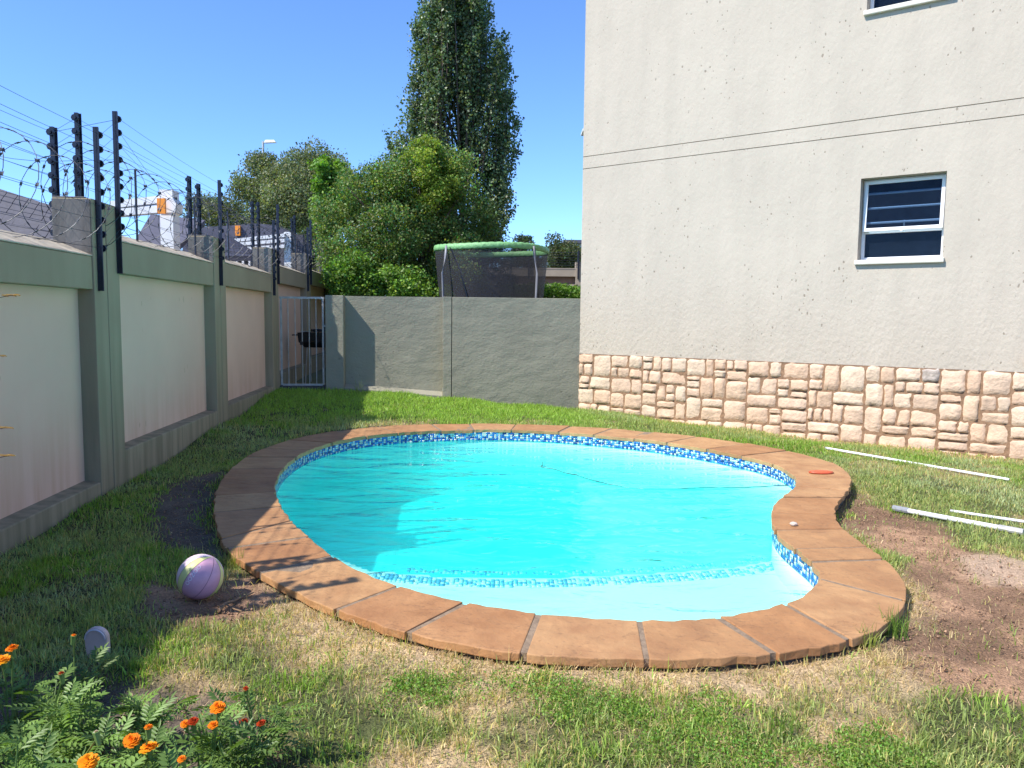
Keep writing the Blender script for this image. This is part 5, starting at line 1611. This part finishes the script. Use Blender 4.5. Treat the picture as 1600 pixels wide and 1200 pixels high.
# ---------------------------------------------------------------- marigolds
M_mleaf = leafmat('marigold leaf', gloss=.4, trans=.3, rough=.45)
M_petal = leafmat('marigold petal', gloss=.2, trans=.25, rough=.6)
def frond(V, F_, Cc, base, dirv, L_, colr):
    """pinnate leaf of narrow leaflets"""
    d = Vector(dirv).normalized(); side = d.cross(Vector((0, 0, 1))).normalized(); upv = side.cross(d)
    npair = 5
    def leaflet(p, dd, l_, w_):
        dd = dd.normalized(); s_ = dd.cross(upv).normalized() * w_
        b = len(V); mid = p + dd * l_ * .45
        V.extend([p, mid + s_ + upv * .003, p + dd * l_ - upv * .004, mid - s_ + upv * .003]); F_.append((b, b + 1, b + 2)); F_.append((b, b + 2, b + 3)); Cc.extend([colr] * 4)
    for k in range(npair):
        f = (k + .6) / npair
        p = base + d * L_ * f - Vector((0, 0, .25 * L_ * f * f))
        l_ = L_ * .42 * (1 - .45 * abs(f - .5)); w_ = l_ * .19
        leaflet(p, d * .75 + side, l_, w_); leaflet(p, d * .75 - side, l_, w_)
    leaflet(base + d * L_ - Vector((0, 0, .25 * L_)), d, L_ * .4, L_ * .06)
    b = len(V); q = base + d * L_ - Vector((0, 0, .25 * L_))
    V.extend([base - side * .0015, base + side * .0015, q + side * .001, q - side * .001]); F_.append((b, b + 1, b + 2)); F_.append((b, b + 2, b + 3)); Cc.extend([colr] * 4)
def flower(parent, c_, r, colr, small=False):
    V = []; F_ = []; Cc = []
    layers = [(1.0, .05, 13), (.82, .35, 12), (.6, .65, 10), (.36, .95, 8), (.16, 1.1, 5)]
    face = Vector((random.uniform(-.25, .25), random.uniform(-.5, .1), 1)).normalized()
    ux = face.cross(Vector((0, 1, 0))).normalized(); uy = face.cross(ux)
    for rr, hh, cnt in layers:
        for k in range(cnt):
            a = 2 * math.pi * (k + random.random() * .6) / cnt
            o_ = ux * math.cos(a) + uy * math.sin(a); t_ = -ux * math.sin(a) + uy * math.cos(a)
            p0 = c_ + o_ * r * rr * .25 + face * r * hh * .35
            p1 = c_ + o_ * r * rr + face * r * (hh * .5 + random.uniform(-.12, .14))
            w_ = r * .30
            b = len(V); V.extend([p0, p0.lerp(p1, .7) - t_ * w_, p1 - t_ * w_ * .5 + face * r * .05, p1 + t_ * w_ * .5 - face * r * .05, p0.lerp(p1, .7) + t_ * w_])
            F_ += [(b, b + 1, b + 2), (b, b + 2, b + 3), (b, b + 3, b + 4)]
            cc = [x * random.uniform(.8, 1.15) for x in colr]; Cc.extend([cc] * 5)
    fl = npmesh('flower', np.array([tuple(v) for v in V]), F_, M_petal, parent, col=np.array(Cc))
    m = MB(); m.tube([c_ - face * .035, c_ - face * .012, c_ + face * r * .1], .006, 7, r2=.010); m.build('calyx', M_stem, fl)
M_stem = mat('marigold stem', (.12, .20, .05), .6, var=.2)
ORG = (.85, .24, .008); DRK = (.42, .045, .008); YOR = (.9, .36, .015)
def marigold(px, py, gyb, label, flowers, nfr=46, hgt=.26, spread=.13, tone=1.0):
    """px,py: pixel of plant's middle; gyb: distance in m"""
    top = on_y(px, py, gyb)
    base = Vector((top.x, gyb, float(gz(top.x, gyb))))
    root = thing('marigold_plant', label, 'marigold', group='marigolds in the corner bed')
    hh = max(.1, top.z - base.z) if hgt is None else hgt
    V = []; F_ = []; Cc = []; st = MB()
    nst = 7
    for s_ in range(nst):
        a = random.uniform(0, 6.28); rr = spread * random.uniform(.2, 1)
        tip = base + Vector((math.cos(a) * rr, math.sin(a) * rr, hh * random.uniform(.65, 1.0)))
        st.tube([base + Vector((random.uniform(-.02, .02), random.uniform(-.02, .02), 0)), base.lerp(tip, .5) + Vector((0, 0, .03)), tip], .004, 5, r2=.002)
        for k in range(nfr // nst):
            f = random.uniform(.25, 1.0); p = base.lerp(tip, f)
            aa = random.uniform(0, 6.28); el = random.uniform(-.1, .9) if f > .7 else random.uniform(-.2, .5)
            g_ = random.uniform(.7, 1.25) * tone
            frond(V, F_, Cc, p, (math.cos(aa) * math.cos(el), math.sin(aa) * math.cos(el), math.sin(el)), random.uniform(.05, .10), [.175 * g_, .285 * g_, .065 * g_])
    npmesh('foliage', np.array([tuple(v) for v in V]), F_, M_mleaf, root, col=np.array(Cc))
    for fpx, fpy, r, colr in flowers:
        c_ = on_y(fpx, fpy, gyb - random.uniform(.10, .16))
        flower(root, c_, r, colr)
        st.tube([Vector((base.x * .6 + c_.x * .4, c_.y * .5 + base.y * .5, base.z + .02)), c_.lerp(base, .4) + Vector((0, 0, .03)), c_ - Vector((0, 0, .02))], .003, 5)
    st.build('stems', M_stem, root)
marigold(215, 1130, 2.22, 'marigold plant carrying two big orange blooms near the bottom edge', [(206, 1157, .024, ORG), (233, 1169, .028, YOR), (232, 1136, .012, ORG)])
marigold(330, 1120, 2.36, 'marigold plant with one tall orange bloom and dark red buds', [(340, 1106, .023, ORG), (289, 1131, .014, ORG), (302, 1127, .017, DRK), (333, 1133, .016, ORG)])
marigold(405, 1150, 2.46, 'marigold plant with only dark red buds next to the lawn', [(381, 1128, .015, DRK), (408, 1130, .015, DRK), (384, 1076, .010, DRK)], tone=.8)
marigold(150, 1185, 2.08, 'marigold plant with one orange bloom cut by the bottom edge', [(138, 1190, .027, YOR)])
marigold(300, 1195, 2.12, 'leafy marigold with a narrow orange bud low at the bottom edge', [(284, 1186, .012, ORG)])
marigold(15, 1050, 2.55, 'marigold plant with two orange blooms at the left edge', [(19, 1013, .020, ORG), (4, 1031, .024, YOR)])
marigold(130, 1085, 2.38, 'tall leafy marigold shoot without blooms below the pale sole', [], hgt=.33, spread=.09, nfr=60)
marigold(30, 1130, 2.18, 'leafy marigold without blooms at the lower left edge', [], nfr=60, hgt=.28)
marigold(85, 1160, 2.10, 'wide leafy marigold left of the cut bloom by the bottom edge', [(150, 1144, .008, (.6, .5, .4))], nfr=64, hgt=.24)
marigold(45, 1200, 1.95, 'leafy marigold in the lower left corner of the picture', [], nfr=60)
marigold(230, 1090, 2.52, 'leafy marigold between the tall shoot and the tall orange bloom', [], nfr=64, hgt=.22)
marigold(115, 1010, 2.85, 'small marigold with a single tiny orange bud beside the pale sole', [(115, 993, .009, ORG)], nfr=30, hgt=.16, tone=.7)
marigold(370, 1190, 2.25, 'dark leafy marigold under the red buds at the bottom edge', [], nfr=60, tone=.7)
marigold(70, 1060, 2.45, 'bushy marigold near the left edge below the two orange blooms', [(96, 1052, .010, DRK)], nfr=60, hgt=.24, spread=.12, tone=.9)
marigold(10, 1165, 2.05, 'pale leafed marigold cut by the left edge near the corner', [], nfr=60, hgt=.28, tone=1.0)
# shrub just outside the frame at left, its sunlit leaf tips reach in
sh = thing('dry_shrub', 'shrub at the left edge with sunlit leaf tips reaching in', 'shrub')
V = []; F_ = []; Cc = []; st = MB()
b0 = Vector((-2.55, 2.95, 0))
for tx_, ty_ in ((34, 461), (14, 556), (24, 668), (28, 712)):
    tip = on_y(tx_ - 14, ty_, 2.95)
    back_ = tip + Vector((-.5, 0, -.1)); st.tube([b0 + Vector((-.3, 0, 0)), back_, tip], .004, 5, r2=.0015)
    for k in range(4): frond(V, F_, Cc, tip - Vector((.015 * k, 0, 0)), (1, random.uniform(-.3, .3), random.uniform(-.1, .3)), .022, [.50, .30, .10])
for k in range(160):
    p = b0 + Vector((random.uniform(-.3, .02), random.uniform(-.4, .2), random.uniform(.2, 1.4)))
    frond(V, F_, Cc, p, (random.uniform(-1, 1), random.uniform(-1, 1), random.uniform(-.2, .5)), .07, [.10, .16, .05])
npmesh('foliage', np.array([tuple(v) for v in V]), F_, M_mleaf, sh, col=np.array(Cc)); st.build('stems', M_bark, sh)
